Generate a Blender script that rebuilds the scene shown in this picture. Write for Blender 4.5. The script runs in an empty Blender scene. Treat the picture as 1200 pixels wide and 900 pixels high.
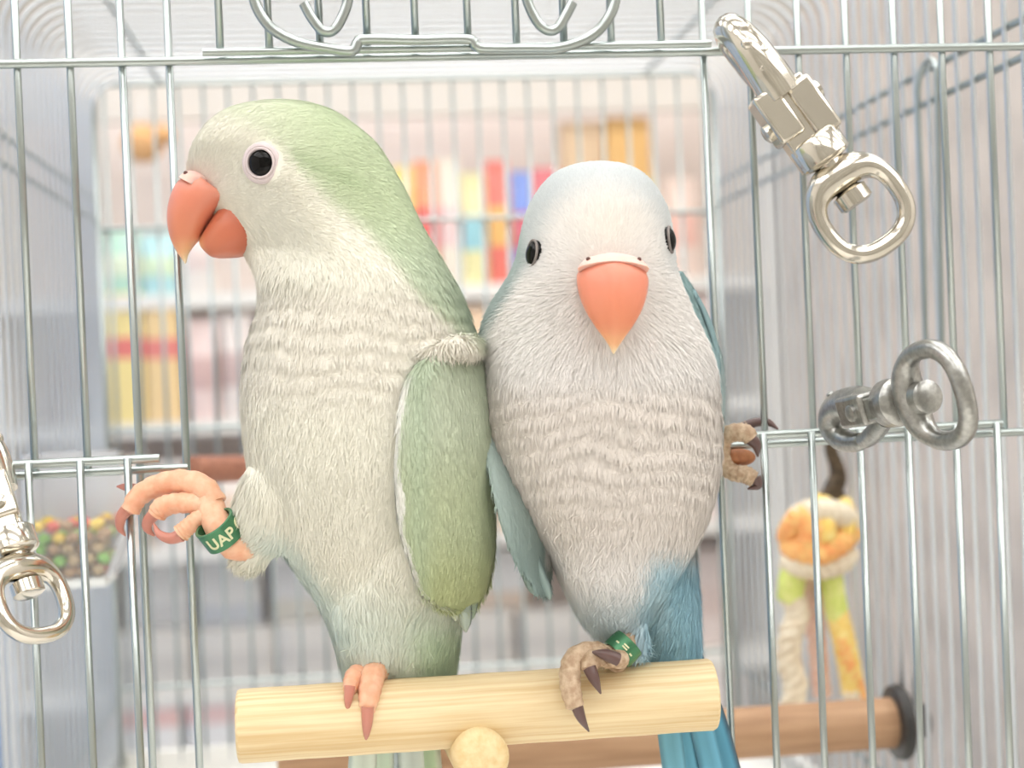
import bpy, bmesh, math, random
import numpy as np
from mathutils import Vector, Matrix, Euler
from mathutils.bvhtree import BVHTree

random.seed(7)
RNG = np.random.default_rng(7)
scene = bpy.context.scene
col = scene.collection

# ------------------------------------------------------------------ camera
F = 1700.0                                   # focal length in pixels of the 1200x900 frame
CAM = Vector((0.0, -0.34, 1.20))
YAW, PITCH, ROLL = math.radians(6.31), math.radians(0.40), math.radians(2.4)
fw = Vector((math.sin(YAW) * math.cos(PITCH), math.cos(YAW) * math.cos(PITCH), -math.sin(PITCH)))
rt0 = Vector((math.cos(YAW), -math.sin(YAW), 0))
up0 = rt0.cross(fw)
up = (up0 * math.cos(ROLL) + rt0 * math.sin(ROLL)).normalized()
rt = (rt0 * math.cos(ROLL) - up0 * math.sin(ROLL)).normalized()
cam_data = bpy.data.cameras.new('camera')
cam = bpy.data.objects.new('camera', cam_data)
col.objects.link(cam)
mw = Matrix((rt, up, -fw)).transposed().to_4x4()
mw.translation = CAM
cam.matrix_world = mw
cam_data.sensor_width = 36.0
cam_data.lens = 36.0 * F / 1200.0
cam_data.clip_start = 0.01
cam_data.clip_end = 50
cam_data.dof.use_dof = True
cam_data.dof.focus_distance = 0.315
cam_data.dof.aperture_fstop = 12.5
scene.camera = cam

# ------------------------------------------------------------------ world and exposure
world = bpy.data.worlds.new('world')
scene.world = world
world.use_nodes = True
bg = world.node_tree.nodes['Background']
bg.inputs[0].default_value = (1.0, 0.99, 0.97, 1)
bg.inputs[1].default_value = 0.0        # a closed shop room: its ceiling lamps give all the light
scene.view_settings.view_transform = 'Standard'
scene.view_settings.look = 'None'
scene.view_settings.gamma = 1.0
scene.view_settings.exposure = 0.58
scene.view_settings.use_curve_mapping = False
LAMP_E = 5.0                                # emission strength of each ceiling lamp's diffuser

# ------------------------------------------------------------------ helpers
def ray(px, py):
    return fw + rt * ((px - 600.0) / F) - up * ((py - 450.0) / F)
def atd(px, py, d):
    """point on the pixel's ray at depth d along the optical axis"""
    return CAM + ray(px, py) * d
def at(px, py, Y):
    """point on the pixel's ray in the vertical plane y = Y"""
    d = ray(px, py)
    return CAM + d * ((Y - CAM.y) / d.y)
def atx(px, py, X):
    d = ray(px, py)
    return CAM + d * ((X - CAM.x) / d.x)

def lin(c):
    out = []
    for v in c[:3]:
        v = v / 255.0
        out.append(v / 12.92 if v <= 0.04045 else ((v + 0.055) / 1.055) ** 2.4)
    return tuple(out) + (1.0,)

def material(name, rgb, rough=0.5, metal=0.0, noise=0.0, scale=60.0, stretch=(1, 1, 1), rgb2=None, bump=0.0,
             sss=0.0, alpha=1.0, trans=0.0, coat=0.0, sheen=0.0, spec=None):
    m = bpy.data.materials.new(name)
    m.use_nodes = True
    nt = m.node_tree
    b = nt.nodes['Principled BSDF']
    b.inputs['Base Color'].default_value = lin(rgb)
    b.inputs['Roughness'].default_value = rough
    b.inputs['Metallic'].default_value = metal
    if spec is not None: b.inputs['Specular IOR Level'].default_value = spec
    if sss:
        b.inputs['Subsurface Weight'].default_value = sss
        b.inputs['Subsurface Radius'].default_value = (0.004, 0.0015, 0.001)
        b.inputs['Subsurface Scale'].default_value = 1.0
    b.inputs['Alpha'].default_value = alpha
    b.inputs['Transmission Weight'].default_value = trans
    b.inputs['Coat Weight'].default_value = coat
    b.inputs['Sheen Weight'].default_value = sheen
    if noise or bump:
        tc = nt.nodes.new('ShaderNodeTexCoord')
        mp = nt.nodes.new('ShaderNodeMapping')
        mp.inputs['Scale'].default_value = stretch
        nz = nt.nodes.new('ShaderNodeTexNoise')
        nz.inputs['Scale'].default_value = scale
        nz.inputs['Detail'].default_value = 4
        nt.links.new(tc.outputs['Object'], mp.inputs[0])
        nt.links.new(mp.outputs[0], nz.inputs['Vector'])
        if noise:
            r = nt.nodes.new('ShaderNodeValToRGB')
            r.color_ramp.elements[0].position = 0.35
            r.color_ramp.elements[1].position = 0.65
            r.color_ramp.elements[0].color = lin(rgb2 if rgb2 else [max(0, c * (1 - noise)) for c in rgb])
            r.color_ramp.elements[1].color = lin(rgb)
            nt.links.new(nz.outputs['Fac'], r.inputs[0])
            nt.links.new(r.outputs[0], b.inputs['Base Color'])
        if bump:
            bp = nt.nodes.new('ShaderNodeBump')
            bp.inputs['Strength'].default_value = bump
            bp.inputs['Distance'].default_value = 0.0005
            nt.links.new(nz.outputs['Fac'], bp.inputs['Height'])
            nt.links.new(bp.outputs[0], b.inputs['Normal'])
    return m

def emitter(name, rgb, strength):
    m = bpy.data.materials.new(name)
    m.use_nodes = True
    b = m.node_tree.nodes['Principled BSDF']
    b.inputs['Base Color'].default_value = lin(rgb)
    b.inputs['Emission Color'].default_value = lin(rgb)
    b.inputs['Emission Strength'].default_value = strength
    return m

WL = {}                                       # world location of every object that may be a parent
def tag(o, label=None, cat=None, group=None, kind=None):
    if label: o['label'] = label
    if cat: o['category'] = cat
    if group: o['group'] = group
    if kind: o['kind'] = kind
    return o
def thing(name, loc, label, cat, group=None):
    o = bpy.data.objects.new(name, None)
    o.empty_display_size = 0.01
    o.location = loc
    col.objects.link(o)
    WL[o.name] = Vector(loc)
    return tag(o, label, cat, group)
def place(name, me, world_loc, parent=None):
    o = bpy.data.objects.new(name, me)
    col.objects.link(o)
    w = Vector(world_loc)
    WL[o.name] = w
    if parent is not None:
        o.parent = parent
        o.location = w - WL[parent.name]
    else:
        o.location = w
    return o

class MB:
    """collects geometry in world coordinates and builds ONE mesh object, its origin at the box centre"""
    def __init__(s):
        s.v, s.f = [], []
    def add(s, verts, faces):
        n = len(s.v)
        s.v += [Vector(v) for v in verts]
        s.f += [tuple(i + n for i in q) for q in faces]
        return s
    def tube(s, pts, rad, sides=8, closed=False, caps=True, squash=None):
        """swept circle; squash=(vector, factor) flattens the section along vector"""
        pts = [Vector(p) for p in pts]
        n = len(pts)
        if not hasattr(rad, '__len__'): rad = [rad] * n
        V = []
        ref = None
        for i in range(n):
            if closed: t = pts[(i + 1) % n] - pts[i - 1]
            elif i == 0: t = pts[1] - pts[0]
            elif i == n - 1: t = pts[-1] - pts[-2]
            else: t = (pts[i + 1] - pts[i]).normalized() + (pts[i] - pts[i - 1]).normalized()
            t.normalize()
            if ref is None:
                ref = Vector((0, 0, 1)) if abs(t.z) < 0.9 else Vector((1, 0, 0))
            a = (ref - t * ref.dot(t))
            if a.length < 1e-6: a = t.orthogonal()
            a.normalize()
            b = t.cross(a)
            ref = a
            for k in range(sides):
                q = 2 * math.pi * k / sides
                d = a * math.cos(q) + b * math.sin(q)
                if squash: d = d - squash[0] * (d.dot(squash[0]) * (1 - squash[1]))
                V.append(pts[i] + d * rad[i])
        Fc = []
        m = n if closed else n - 1
        for i in range(m):
            j = (i + 1) % n
            for k in range(sides):
                l = (k + 1) % sides
                Fc.append((i * sides + k, i * sides + l, j * sides + l, j * sides + k))
        if caps and not closed:
            Fc.append(tuple(range(sides))[::-1])
            Fc.append(tuple((n - 1) * sides + k for k in range(sides)))
        return s.add(V, Fc)
    def loft(s, rings, caps=True, closed=False):
        n = len(rings[0])
        V = [p for r in rings for p in r]
        Fc = []
        m = len(rings) if closed else len(rings) - 1
        for i in range(m):
            j = (i + 1) % len(rings)
            for k in range(n):
                l = (k + 1) % n
                Fc.append((i * n + k, i * n + l, j * n + l, j * n + k))
        if caps and not closed:
            Fc.append(tuple(range(n))[::-1])
            Fc.append(tuple((len(rings) - 1) * n + k for k in range(n)))
        return s.add(V, Fc)
    def box(s, lo, hi, basis=None, org=None):
        V = [Vector((x, y, z)) for x in (lo[0], hi[0]) for y in (lo[1], hi[1]) for z in (lo[2], hi[2])]
        if basis:
            V = [org + basis[0] * v.x + basis[1] * v.y + basis[2] * v.z for v in V]
        return s.add(V, [(0, 1, 3, 2), (4, 6, 7, 5), (0, 4, 5, 1), (2, 3, 7, 6), (0, 2, 6, 4), (1, 5, 7, 3)])
    def ball(s, c, r, axes=None, seg=16, rings=10):
        c = Vector(c)
        if not hasattr(r, '__len__'): r = (r, r, r)
        ax = axes or (Vector((1, 0, 0)), Vector((0, 1, 0)), Vector((0, 0, 1)))
        V = [c + ax[2] * r[2]]
        for i in range(1, rings):
            p = math.pi * i / rings
            for k in range(seg):
                q = 2 * math.pi * k / seg
                V.append(c + ax[0] * (r[0] * math.sin(p) * math.cos(q)) + ax[1] * (r[1] * math.sin(p) * math.sin(q)) + ax[2] * (r[2] * math.cos(p)))
        V.append(c - ax[2] * r[2])
        Fc = [(0, 1 + k, 1 + (k + 1) % seg) for k in range(seg)]
        for i in range(rings - 2):
            a = 1 + i * seg
            for k in range(seg):
                l = (k + 1) % seg
                Fc.append((a + k, a + seg + k, a + seg + l, a + l))
        a = 1 + (rings - 2) * seg
        e = len(V) - 1
        Fc += [(a + k, e, a + (k + 1) % seg) for k in range(seg)]
        return s.add(V, Fc)
    def mesh(s, name, mat, smooth=True, centre=None):
        lo = Vector([min(v[i] for v in s.v) for i in range(3)])
        hi = Vector([max(v[i] for v in s.v) for i in range(3)])
        c = (lo + hi) / 2 if centre is None else Vector(centre)
        me = bpy.data.meshes.new(name)
        me.from_pydata([v - c for v in s.v], [], s.f)
        bm = bmesh.new(); bm.from_mesh(me)
        bmesh.ops.recalc_face_normals(bm, faces=bm.faces)
        bm.to_mesh(me); bm.free()
        if smooth:
            me.polygons.foreach_set('use_smooth', [True] * len(me.polygons))
        if mat: me.materials.append(mat)
        return me, c
    def build(s, name, mat, parent=None, smooth=True, bevel=0.0, sub=0):
        me, c = s.mesh(name, mat, smooth)
        o = place(name, me, c, parent)
        if bevel:
            b = o.modifiers.new('bevel', 'BEVEL'); b.width = bevel; b.segments = 3; b.limit_method = 'ANGLE'
        if sub:
            b = o.modifiers.new('sub', 'SUBSURF'); b.levels = sub; b.render_levels = sub
        if smooth and not sub:
            me.set_sharp_from_angle(angle=math.radians(50))
        return o

def spline(pts, n):
    """Catmull-Rom through points (any tuple length)"""
    P = [np.array(p, float) for p in pts]
    P = [2 * P[0] - P[1]] + P + [2 * P[-1] - P[-2]]
    segs = len(P) - 3
    out = []
    for i in range(n):
        u = i / (n - 1) * segs
        k = min(int(u), segs - 1)
        t = u - k
        a, b, c, d = P[k:k + 4]
        out.append(0.5 * ((2 * b) + (c - a) * t + (2 * a - 5 * b + 4 * c - d) * t * t + (3 * b - a - 3 * c + d) * t ** 3))
    return out

# ------------------------------------------------------------------ materials
M = {}
M['wire'] = material('galvanised_wire', (180, 188, 186), 0.30, 1.0)
M['wire_side'] = material('lit_side_wire', (216, 221, 226), 0.42, 1.0)  # cage wire made paler and bluer, reflected light put into its colour
M['chrome'] = material('polished_nickel', (214, 208, 196), 0.16, 1.0)
M['steel'] = material('cast_steel', (180, 180, 176), 0.30, 1.0, noise=0.12, scale=900, bump=0.15)
M['pine'] = material('pine_dowel', (236, 217, 176), 0.6, noise=1, rgb2=(218, 188, 138), scale=1.0, stretch=(16, 1300, 800), bump=0.3)
M['pine_end'] = material('pine_end_grain', (240, 218, 166), 0.7, noise=0.08, scale=600)
M['brown'] = material('brown_perch', (190, 152, 118), 0.65, noise=1, rgb2=(164, 126, 94), scale=1.0, stretch=(25, 500, 400), bump=0.25)
M['redbrown'] = material('reddish_perch', (176, 120, 96), 0.65, noise=1, rgb2=(150, 98, 78), scale=1.0, stretch=(25, 500, 400), bump=0.2)
M['black'] = material('black_plastic', (52, 50, 48), 0.4)
M['white_plastic'] = material('white_plastic', (238, 240, 238), 0.4)
M['tray'] = material('tray_plastic', (238, 236, 230), 0.45)

# ------------------------------------------------------------------ the setting
XR, XL, YB = 0.58, -0.46, 1.75
M['floor'] = material('vinyl_floor', (226, 223, 216), 0.4, noise=0.05, scale=4)
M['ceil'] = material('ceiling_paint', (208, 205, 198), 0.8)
M['wall'] = material('cream_wall', (232, 228, 222), 0.8, noise=0.03, scale=3)
M['beige'] = material('beige_partition', (226, 214, 202), 0.85, noise=1, rgb2=(200, 190, 180), scale=14, bump=0.2)
M['bluewall'] = material('pale_blue_partition', (204, 224, 252), 0.7, noise=1, rgb2=(168, 202, 252), scale=5)
def slab(name, lo, hi, mat):
    o = MB().box(lo, hi).build(name, mat, smooth=False)
    o['kind'] = 'structure'
    return o
slab('floor', (-2.5, -3.0, -0.05), (2.5, YB + 0.45, 0.0), M['floor'])
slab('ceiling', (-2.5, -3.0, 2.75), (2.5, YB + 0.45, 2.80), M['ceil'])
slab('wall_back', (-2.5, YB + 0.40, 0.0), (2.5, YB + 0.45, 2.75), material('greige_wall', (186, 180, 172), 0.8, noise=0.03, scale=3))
M['aisle'] = material('aisle_wall', (206, 204, 196), 0.8, noise=1, rgb2=(160, 156, 150), scale=2.5)
slab('wall_front', (-2.5, -3.05, 0.0), (2.5, -3.0, 2.75), M['aisle'])
slab('wall_outer_left', (-2.55, -3.0, 0.0), (-2.5, YB + 0.45, 2.75), M['wall'])
slab('wall_outer_right', (2.5, -3.0, 0.0), (2.55, YB + 0.45, 2.75), M['wall'])
slab('wall_right', (XR, 0.02, 0.0), (XR + 0.03, YB + 0.38, 1.64), M['beige'])
slab('wall_left', (XL - 0.03, 0.02, 0.0), (XL, YB + 0.38, 1.64), M['bluewall'])

M['lamp_glow'] = emitter('lamp_glow', (252, 251, 250), LAMP_E)
def ceiling_lamp(x, y, label):
    t = thing('ceiling_lamp_offscreen', (x, y, 2.75), label, 'ceiling light', 'ceiling lamps of the shop')
    MB().box((x - 0.62, y - 0.16, 2.715), (x + 0.62, y + 0.16, 2.752)).build('housing', M['white_plastic'], t, smooth=False)
    MB().box((x - 0.60, y - 0.14, 2.708), (x + 0.60, y + 0.14, 2.718)).build('diffuser_offscreen', M['lamp_glow'], t, smooth=False)
for yy in (-2.3, -1.6, -0.9, -0.2, 0.5, 1.2):
    for xx in (-1.5, 0.1, 1.7):
        ceiling_lamp(xx, yy, 'long white ceiling lamp with a glowing diffuser above the cage')

# ------------------------------------------------------------------ the cage
YBK = 0.34                                   # back panel
cx0 = at(117, 300, YBK).x
cx1 = at(842, 300, YBK).x
ztop = at(480, 92, YBK).z
zbot = at(480, 876, YBK).z
WR = 0.00088
cage = thing('bird_cage', ((cx0 + cx1) / 2, YBK / 2, zbot - 0.012), 'silver wire bird cage with open front doorway where two parrots perch', 'bird cage')
_bars = {}
def vbar(name, x, y, z0, z1, parent, r=WR, lean=None):
    key = (round(z1 - z0, 5), r)
    if key not in _bars:
        _bars[key] = MB().tube([(0, 0, -(z1 - z0) / 2), (0, 0, (z1 - z0) / 2)], r, 10).mesh('wire_bar', M['wire'], centre=(0, 0, 0))[0]
    return place(name, _bars[key], (x, y, (z0 + z1) / 2), parent)
def wire(name, pts, parent, r=WR, sides=8, mat=None, closed=False):
    return MB().tube(pts, r, sides, closed).build(name, mat or M['wire'], parent)
def hbar(name, p, q, parent, r=WR):
    return wire(name, [p, q], parent, r, 10)

# side walls and roof: bent wires that run up one side, across the roof and down the other
RC = 0.017
def loop_pts(x0, x1, y, z0, z1, rc):
    P = [(x0, y, z0), (x0, y, z1 - rc)]
    for k in range(1, 6):
        a = math.pi / 2 * k / 6
        P.append((x0 + rc - rc * math.cos(a), y, z1 - rc + rc * math.sin(a)))
    P += [(x0 + rc, y, z1), (x1 - rc, y, z1)]
    for k in range(1, 6):
        a = math.pi / 2 * k / 6
        P.append((x1 - rc + rc * math.sin(a), y, z1 - rc + rc * math.cos(a)))
    P += [(x1, y, z1 - rc), (x1, y, z0)]
    return P
NL = 33
me_loop, c_loop = MB().tube(loop_pts(cx0, cx1, 0, zbot, ztop, RC), 0.00080, 6).mesh('arched_wire', M['wire_side'])
for i in range(1, NL):
    place('arched_wire', me_loop, (c_loop.x, YBK * i / NL, c_loop.z), cage)
# long wires that tie the arches together
zs1, zs2 = at(843, 214, YBK).z, at(843, 238, YBK).z
for x in (cx0 - 0.0016, cx1 + 0.0016):
    for z in (zs1, zs2, zbot + 0.028):
        hbar('tie_wire', (x, 0.0, z), (x, YBK, z), cage, 0.0011)
for px in (186, 758):
    xx = at(px, 93, YBK).x
    hbar('tie_wire', (xx, 0.0, ztop + 0.0018), (xx, YBK, ztop + 0.0018), cage, 0.0012)
# back panel
xs = [at(480 + 29.3 * k, 300, YBK).x for k in range(-13, 14)]
xs = [x for x in xs if cx0 + 0.004 < x < cx1 - 0.004]
for x in xs:
    vbar('back_wire', x, YBK + 0.0018, zbot, ztop, cage)
for (px, py) in ((520, 257), (210, 502), (260, 800), (520, 92)):
    z = at(px, py, YBK).z
    hbar('cross_wire', (cx0, YBK, z), (cx1, YBK, z), cage, 0.0011)
for x in (cx0, cx1):
    vbar('corner_wire', x, YBK, zbot, ztop - RC * 0.4, cage, 0.0017)
    vbar('corner_wire', x, 0.0, zbot, ztop - RC * 0.4, cage, 0.0017)
# ---- front panel
def fz(px, py): return at(px, py, 0.0)
z0top = 0.5 * (fz(0, 76).z + fz(1200, 56).z)
Hm = 0.5 * (fz(0, 557).z + fz(222, 549).z)
Hr = 0.5 * (fz(850, 522).z + fz(1200, 506).z)
zlow = zbot
left_x = [fz(px, 300).x for px in (30, 92)]
left_x = [left_x[0] - (left_x[1] - left_x[0])] + left_x
for x in left_x:
    vbar('front_bar', x, 0.0, Hm, ztop, cage)
for px, py in ((153, 300), (208, 300)):
    vbar('front_bar', fz(px, py).x, 0.0, zlow, ztop, cage)
XLP = fz(208, 300).x
XRP = fz(834, 300).x
vbar('front_bar', XRP, 0.0, zlow, ztop, cage)
for px in (888, 945, 1001, 1057, 1113, 1169, 1225):
    x = fz(px, 300).x
    if x < cx1 - 0.002:
        vbar('front_bar', x, 0.0, Hr, ztop, cage)
hbar('cross_wire', (cx0, -0.0012, z0top), (cx1, -0.0012, z0top), cage, 0.00105)
hbar('cross_wire', (cx0, -0.0008, Hm), (XLP + 0.0004, -0.0008, Hm), cage, 0.00098)
hbar('cross_wire', (XRP - 0.0004, -0.0008, Hr), (cx1, -0.0008, Hr), cage, 0.00098)
hbar('cross_wire', (cx0, 0.0, ztop), (cx1, 0.0, ztop), cage, 0.0012)
hbar('cross_wire', (cx0, 0.0, zlow), (cx1, 0.0, zlow), cage, 0.0011)
# raised sliding door above the doorway
YD = -0.0042
zd = z0top + 0.0012
door = hbar('raised_door', (fz(240, 67).x, YD, zd), (fz(828, 60).x, YD, zd), cage, 0.00095)
for px in (257, 314, 373, 428, 484, 545, 601, 656, 711, 769):
    vbar('door_bar', fz(px + 0.5, 10).x, YD + 0.0006, zd, ztop - 0.002, door)
YH = YD - 0.0022
def hp(px, py): return at(px, py, YH)
hpts = [(296, -40), (297, -5), (306, 18), (322, 36), (350, 50), (385, 57), (412, 60), (419, 50), (428, 46), (490, 47), (548, 46), (557, 53), (568, 57), (620, 57), (655, 56), (690, 44), (711, 24), (721, 0), (723, -40)]
wire('door_handle', [hp(*p) for p in spline(hpts, 70)], door, 0.00125, 8)
for pts in (((356, 4), (366, 22), (378, 36), (390, 36), (400, 22), (408, -2), (409, -40)), ((612, -40), (617, -2), (630, 26), (643, 36), (654, 32), (663, 18), (671, 3))):
    wire('door_hook', [hp(*p) for p in spline(pts, 26)], door, 0.00120, 8)
# small feeder doors in the lower corners
YF = -0.0046
zfl = 0.5 * (at(0, 546, YF).z + at(186, 537, YF).z)
fdl = hbar('feeder_door', (cx0 + 0.004, YF, zfl), (at(187, 537, YF).x, YF, zfl), cage, 0.00105)
for px, py in ((37, 600), (97.5, 600), (153, 600)):
    vbar('door_bar', at(px, py, YF).x, YF - 0.0012, zlow + 0.004, zfl + 0.0004, fdl)
zfr = 0.5 * (at(883, 510, YF).z + at(1172, 497, YF).z)
fdr = hbar('feeder_door', (at(879, 510, YF).x, YF, zfr), (at(1174, 497, YF).x, YF, zfr), cage, 0.00105)
for px, py in ((897, 600), (953, 600), (1009.5, 600), (1066, 600), (1122, 600), (1170, 600)):
    vbar('door_bar', at(px, py, YF).x, YF - 0.0010, zlow + 0.004, zfr + 0.0004, fdr)
# bent end of the side door on the right wall
sx = cx1 - 0.0015
pp = [atx(px, py, sx) for px, py in ((1085, 420), (1081, 250), (1076, 130), (1077, 95), (1082, 78), (1090, 70), (1096, 76), (1098, 100), (1101, 250), (1104, 420))]
wire('side_door_wire', [Vector(p) for p in spline([tuple(q) for q in pp], 40)], cage, 0.00095)
# tray
tr = MB()
tr.box((cx0 - 0.006, -0.006, zbot - 0.012), (cx1 + 0.006, YBK + 0.006, zbot - 0.004))
for lo, hi in (((cx0 - 0.006, -0.006), (cx1 + 0.006, -0.001)), ((cx0 - 0.006, YBK + 0.001), (cx1 + 0.006, YBK + 0.006)), ((cx0 - 0.006, -0.006), (cx0 - 0.001, YBK + 0.006)), ((cx1 + 0.001, -0.006), (cx1 + 0.006, YBK + 0.006))):
    tr.box((lo[0], lo[1], zbot - 0.012), (hi[0], hi[1], zbot + 0.006))
tr.build('tray', M['tray'], cage, smooth=False)

# table under the cage, its unseen front added to bounce light up
tb = thing('display_table', (0.03, 0.15, 0.0), 'white display table standing under the wire bird cage', 'table')
ztab = zbot - 0.012
M['tabletop'] = material('table_laminate', (232, 228, 220), 0.5)
MB().box((cx0 - 0.03, -0.52, ztab - 0.03), (cx1 + 0.012, 0.37, ztab)).build('table_top', M['tabletop'], tb, smooth=False, bevel=0.003)  # runs forward out of view to throw fill light onto the parrots
for x in (cx0, cx1 - 0.02):
    for y in (-0.48, 0.33):
        MB().box((x - 0.02, y - 0.02, 0), (x + 0.02, y + 0.02, ztab - 0.03)).build('leg', M['tabletop'], tb, smooth=False, bevel=0.003)

# ------------------------------------------------------------------ perches
dP = 0.322
pl, pr = atd(281, 848, dP), atd(843, 816, dP)
pz = (pl.z + pr.z) / 2
PY = (pl.y + pr.y) / 2
PR = 42.0 * dP / F
tperch = thing('wooden_perch', (0, PY, pz), 'pale pine T-shaped perch that both parrots stand on', 'perch')
PC = [Vector((pl.x, PY, pz)), Vector((pr.x, PY, pz))]
def dowel(name, a, b, r, mat, parent, rnd=0.0008, sides=40, n=24, wob=0.0):
    a, b = Vector(a), Vector(b)
    t = (b - a).normalized()
    L = (b - a).length
    pts, rad = [a, a + t * rnd * 0.25], [r - rnd * 1.2, r - rnd * 0.35]
    for i in range(n):
        u = rnd + (L - 2 * rnd) * i / (n - 1)
        pts.append(a + t * u); rad.append(r * (1 + wob * math.sin(i * 1.7)))
    pts += [b - t * rnd * 0.25, b]; rad += [r - rnd * 0.35, r - rnd * 1.2]
    return MB().tube(pts, rad, sides).build(name, mat, parent)
dowel('crossbar', PC[0], PC[1], PR, M['pine'], tperch, wob=0.006)
sc_ = atd(565, 892, 0.307)
RS = 34.0 * 0.307 / F
st = MB()
pts, rad = [], []
for k in range(7):
    a = math.pi / 2 * k / 6
    pts.append(Vector((sc_.x, sc_.y - 0.0035 * math.cos(a) + 0.0035, sc_.z))); rad.append(max(0.0006, RS * (0.55 + 0.45 * math.sin(a))))
Yb = 0.120                                   # the brown perch behind carries the stem's far end
rbp = 30.5 * (Yb + 0.34) / F
pts.append(Vector((sc_.x + 0.0005, Yb + 0.012, at(1012, 849, Yb).z + rbp + RS - 0.0006))); rad.append(RS)
m_pine_y = material('pine_stem', (236, 214, 168), 0.6, noise=1, rgb2=(222, 192, 138), scale=1.0, stretch=(500, 18, 500), bump=0.25)
st.tube(pts, rad, 32).build('stem', m_pine_y, tperch)

# brown perch fixed to the right wall
pb = at(1012, 849, Yb)
bl = at(327, 905, Yb)
bp_ = thing('round_perch', (cx1, Yb, pb.z), 'brown wooden perch with a black washer fixed to cage side', 'perch')
dowel('dowel', (bl.x, Yb, pb.z), (cx1 - 0.004, Yb, pb.z), rbp, M['brown'], bp_)
wx = cx1 - 0.0035
MB().tube([(wx - 0.0022, Yb, pb.z), (wx - 0.0015, Yb, pb.z), (wx + 0.001, Yb, pb.z), (wx + 0.002, Yb, pb.z)], [0.0085, 0.0118, 0.0124, 0.0118], 32).build('washer', M['black'], bp_)
MB().tube([(cx1 + 0.001, Yb, pb.z), (cx1 + 0.006, Yb, pb.z), (cx1 + 0.0062, Yb, pb.z)], [0.0065, 0.0055, 0.003], 24).build('wing_nut', M['black'], bp_)
# reddish perch screwed to the back panel
a_, b_ = at(224, 551, 0.20), at(420, 545, YBK - 0.003)
rp = thing('short_perch', b_, 'short reddish brown perch screwed to the back of the cage', 'perch')
dowel('dowel', a_, b_, 16.0 * 0.54 / F, M['redbrown'], rp)
MB().tube([b_ + Vector((0, -0.001, 0)), b_ + Vector((0, 0.004, 0))], [0.008, 0.008], 24).build('washer', M['black'], rp)

# ------------------------------------------------------------------ swivel clips
def swivel_clip(org, zax, xax, swivel, label, mats, size=0.0002, rs=1.0):
    z = Vector(zax).normalized()
    x = Vector(xax); x = (x - z * x.dot(z)).normalized()
    y = z.cross(x)
    c, s = math.cos(swivel), math.sin(swivel)
    hx, hy = x * c + y * s, y * c - x * s
    k = size
    org = Vector(org)
    def H(a, b, d): return org + (hx * a + hy * b + z * d) * k
    def R(a, b, d): return org + (x * a + y * b + z * d) * k
    t = thing('swivel_clip', org, label, 'clip', 'metal swivel clips on the cage front')
    m1, m2 = mats
    hook = [(0, -4, -100, 25), (0, -8, -70, 24), (0, -8, -40, 22), (0, 0, -14, 20), (0, 17, 0, 19), (0, 36, -12, 17), (0, 44, -40, 14), (0, 44, -66, 12), (0, 42, -74, 7)]
    sp = spline(hook, 30)
    ho = MB().tube([H(*p[:3]) for p in sp], [p[3] * k for p in sp], 14).build('hook', m1, t)
    for q in range(4):
        zz = -14 - q * 17
        MB().ball(H(5 * (-1) ** q, -27 + (6 if q == 0 else 0), zz), (7 * k, 4 * k, 7 * k), (hx, hy, z), 10, 6).build('knurl', m1, ho)
    # split housing, its two cheeks and the rivets
    MB().box((-36 * k, -22 * k, -150 * k), (-3 * k, 20 * k, -86 * k), (hx, hy, z), org).build('cheek', m1, t, bevel=5 * k)
    MB().box((3 * k, -20 * k, -168 * k), (36 * k, 22 * k, -96 * k), (hx, hy, z), org).build('cheek', m1, t, bevel=5 * k)
    MB().box((-30 * k, -15 * k, -172 * k), (31 * k, 15 * k, -90 * k), (hx, hy, z), org).build('slot', m1, t, bevel=3 * k)
    for sgn, zz in ((-1, -128), (1, -118)):
        MB().tube([H(sgn * 30, 0, zz), H(sgn * 41, 0, zz), H(sgn * 43, 0, zz)], [11 * k, 11 * k, 7 * k], 16).build('rivet', m1, t)
    gp = spline([(0, 20, -140, 12), (0, 32, -112, 13), (0, 42, -84, 12), (0, 43, -66, 10)], 10)
    MB().tube([H(*p[:3]) for p in gp], [p[3] * k for p in gp], 10).build('gate', m1, t)
    # collar, neck and pin head of the swivel
    MB().tube([R(0, 0, -160), R(0, 0, -164), R(0, 0, -190), R(0, 0, -194), R(0, 0, -196), R(0, 0, -206)], [v * k for v in (28, 32, 32, 27, 15, 15)], 24).build('collar', m1, t)
    ring = []
    rr = []
    for q in range(48):
        a = 2 * math.pi * q / 48
        cx_, sx_ = math.cos(a), math.sin(a)
        e = 0.82
        X = 49 * rs * math.copysign(abs(sx_) ** e, sx_)
        Z = 49 * rs * math.copysign(abs(cx_) ** e, cx_)
        ring.append(R(X, 0, -213 - 49 * rs + Z))
        rr.append((11.0 * rs ** 0.5 + 9.0 * max(0.0, cx_) ** 3) * k)
    MB().tube(ring, rr, 12, closed=True).build('ring', m2, t)
    MB().tube([R(0, 0, -232), R(0, 0, -236), R(0, 0, -252), R(0, 0, -255)], [v * k for v in (12, 21, 21, 16)], 20).build('pin_head', m1, t)
    return t
chrome2 = (M['chrome'], M['chrome'])
swivel_clip(at(857, 30, -0.0105), -rt * 0.57 + up * 0.82 + fw * 0.03, rt * 0.82 + up * 0.57 + fw * 0.02, 0.0,
            'shiny swivel clip hanging aslant from the crosswire beside the blue parrot', chrome2)
cz = ((-rt * 0.42 + up * 0.91) * 0.95 + fw * 0.31).normalized()
cp_ = rt * 0.91 + up * 0.42
swivel_clip(atd(37, 704, 0.312) + cz * 262 * 0.000165, cz, cp_ * 0.55 + cz.cross(cp_) * 0.83, 0.9,
            'shiny swivel clip hanging beside the feeder dish of pellets', chrome2, 0.000165)
ringc, hookp = atd(1098, 463, 0.297), atd(978, 484, 0.338)
zb = (hookp - ringc).normalized()
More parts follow.
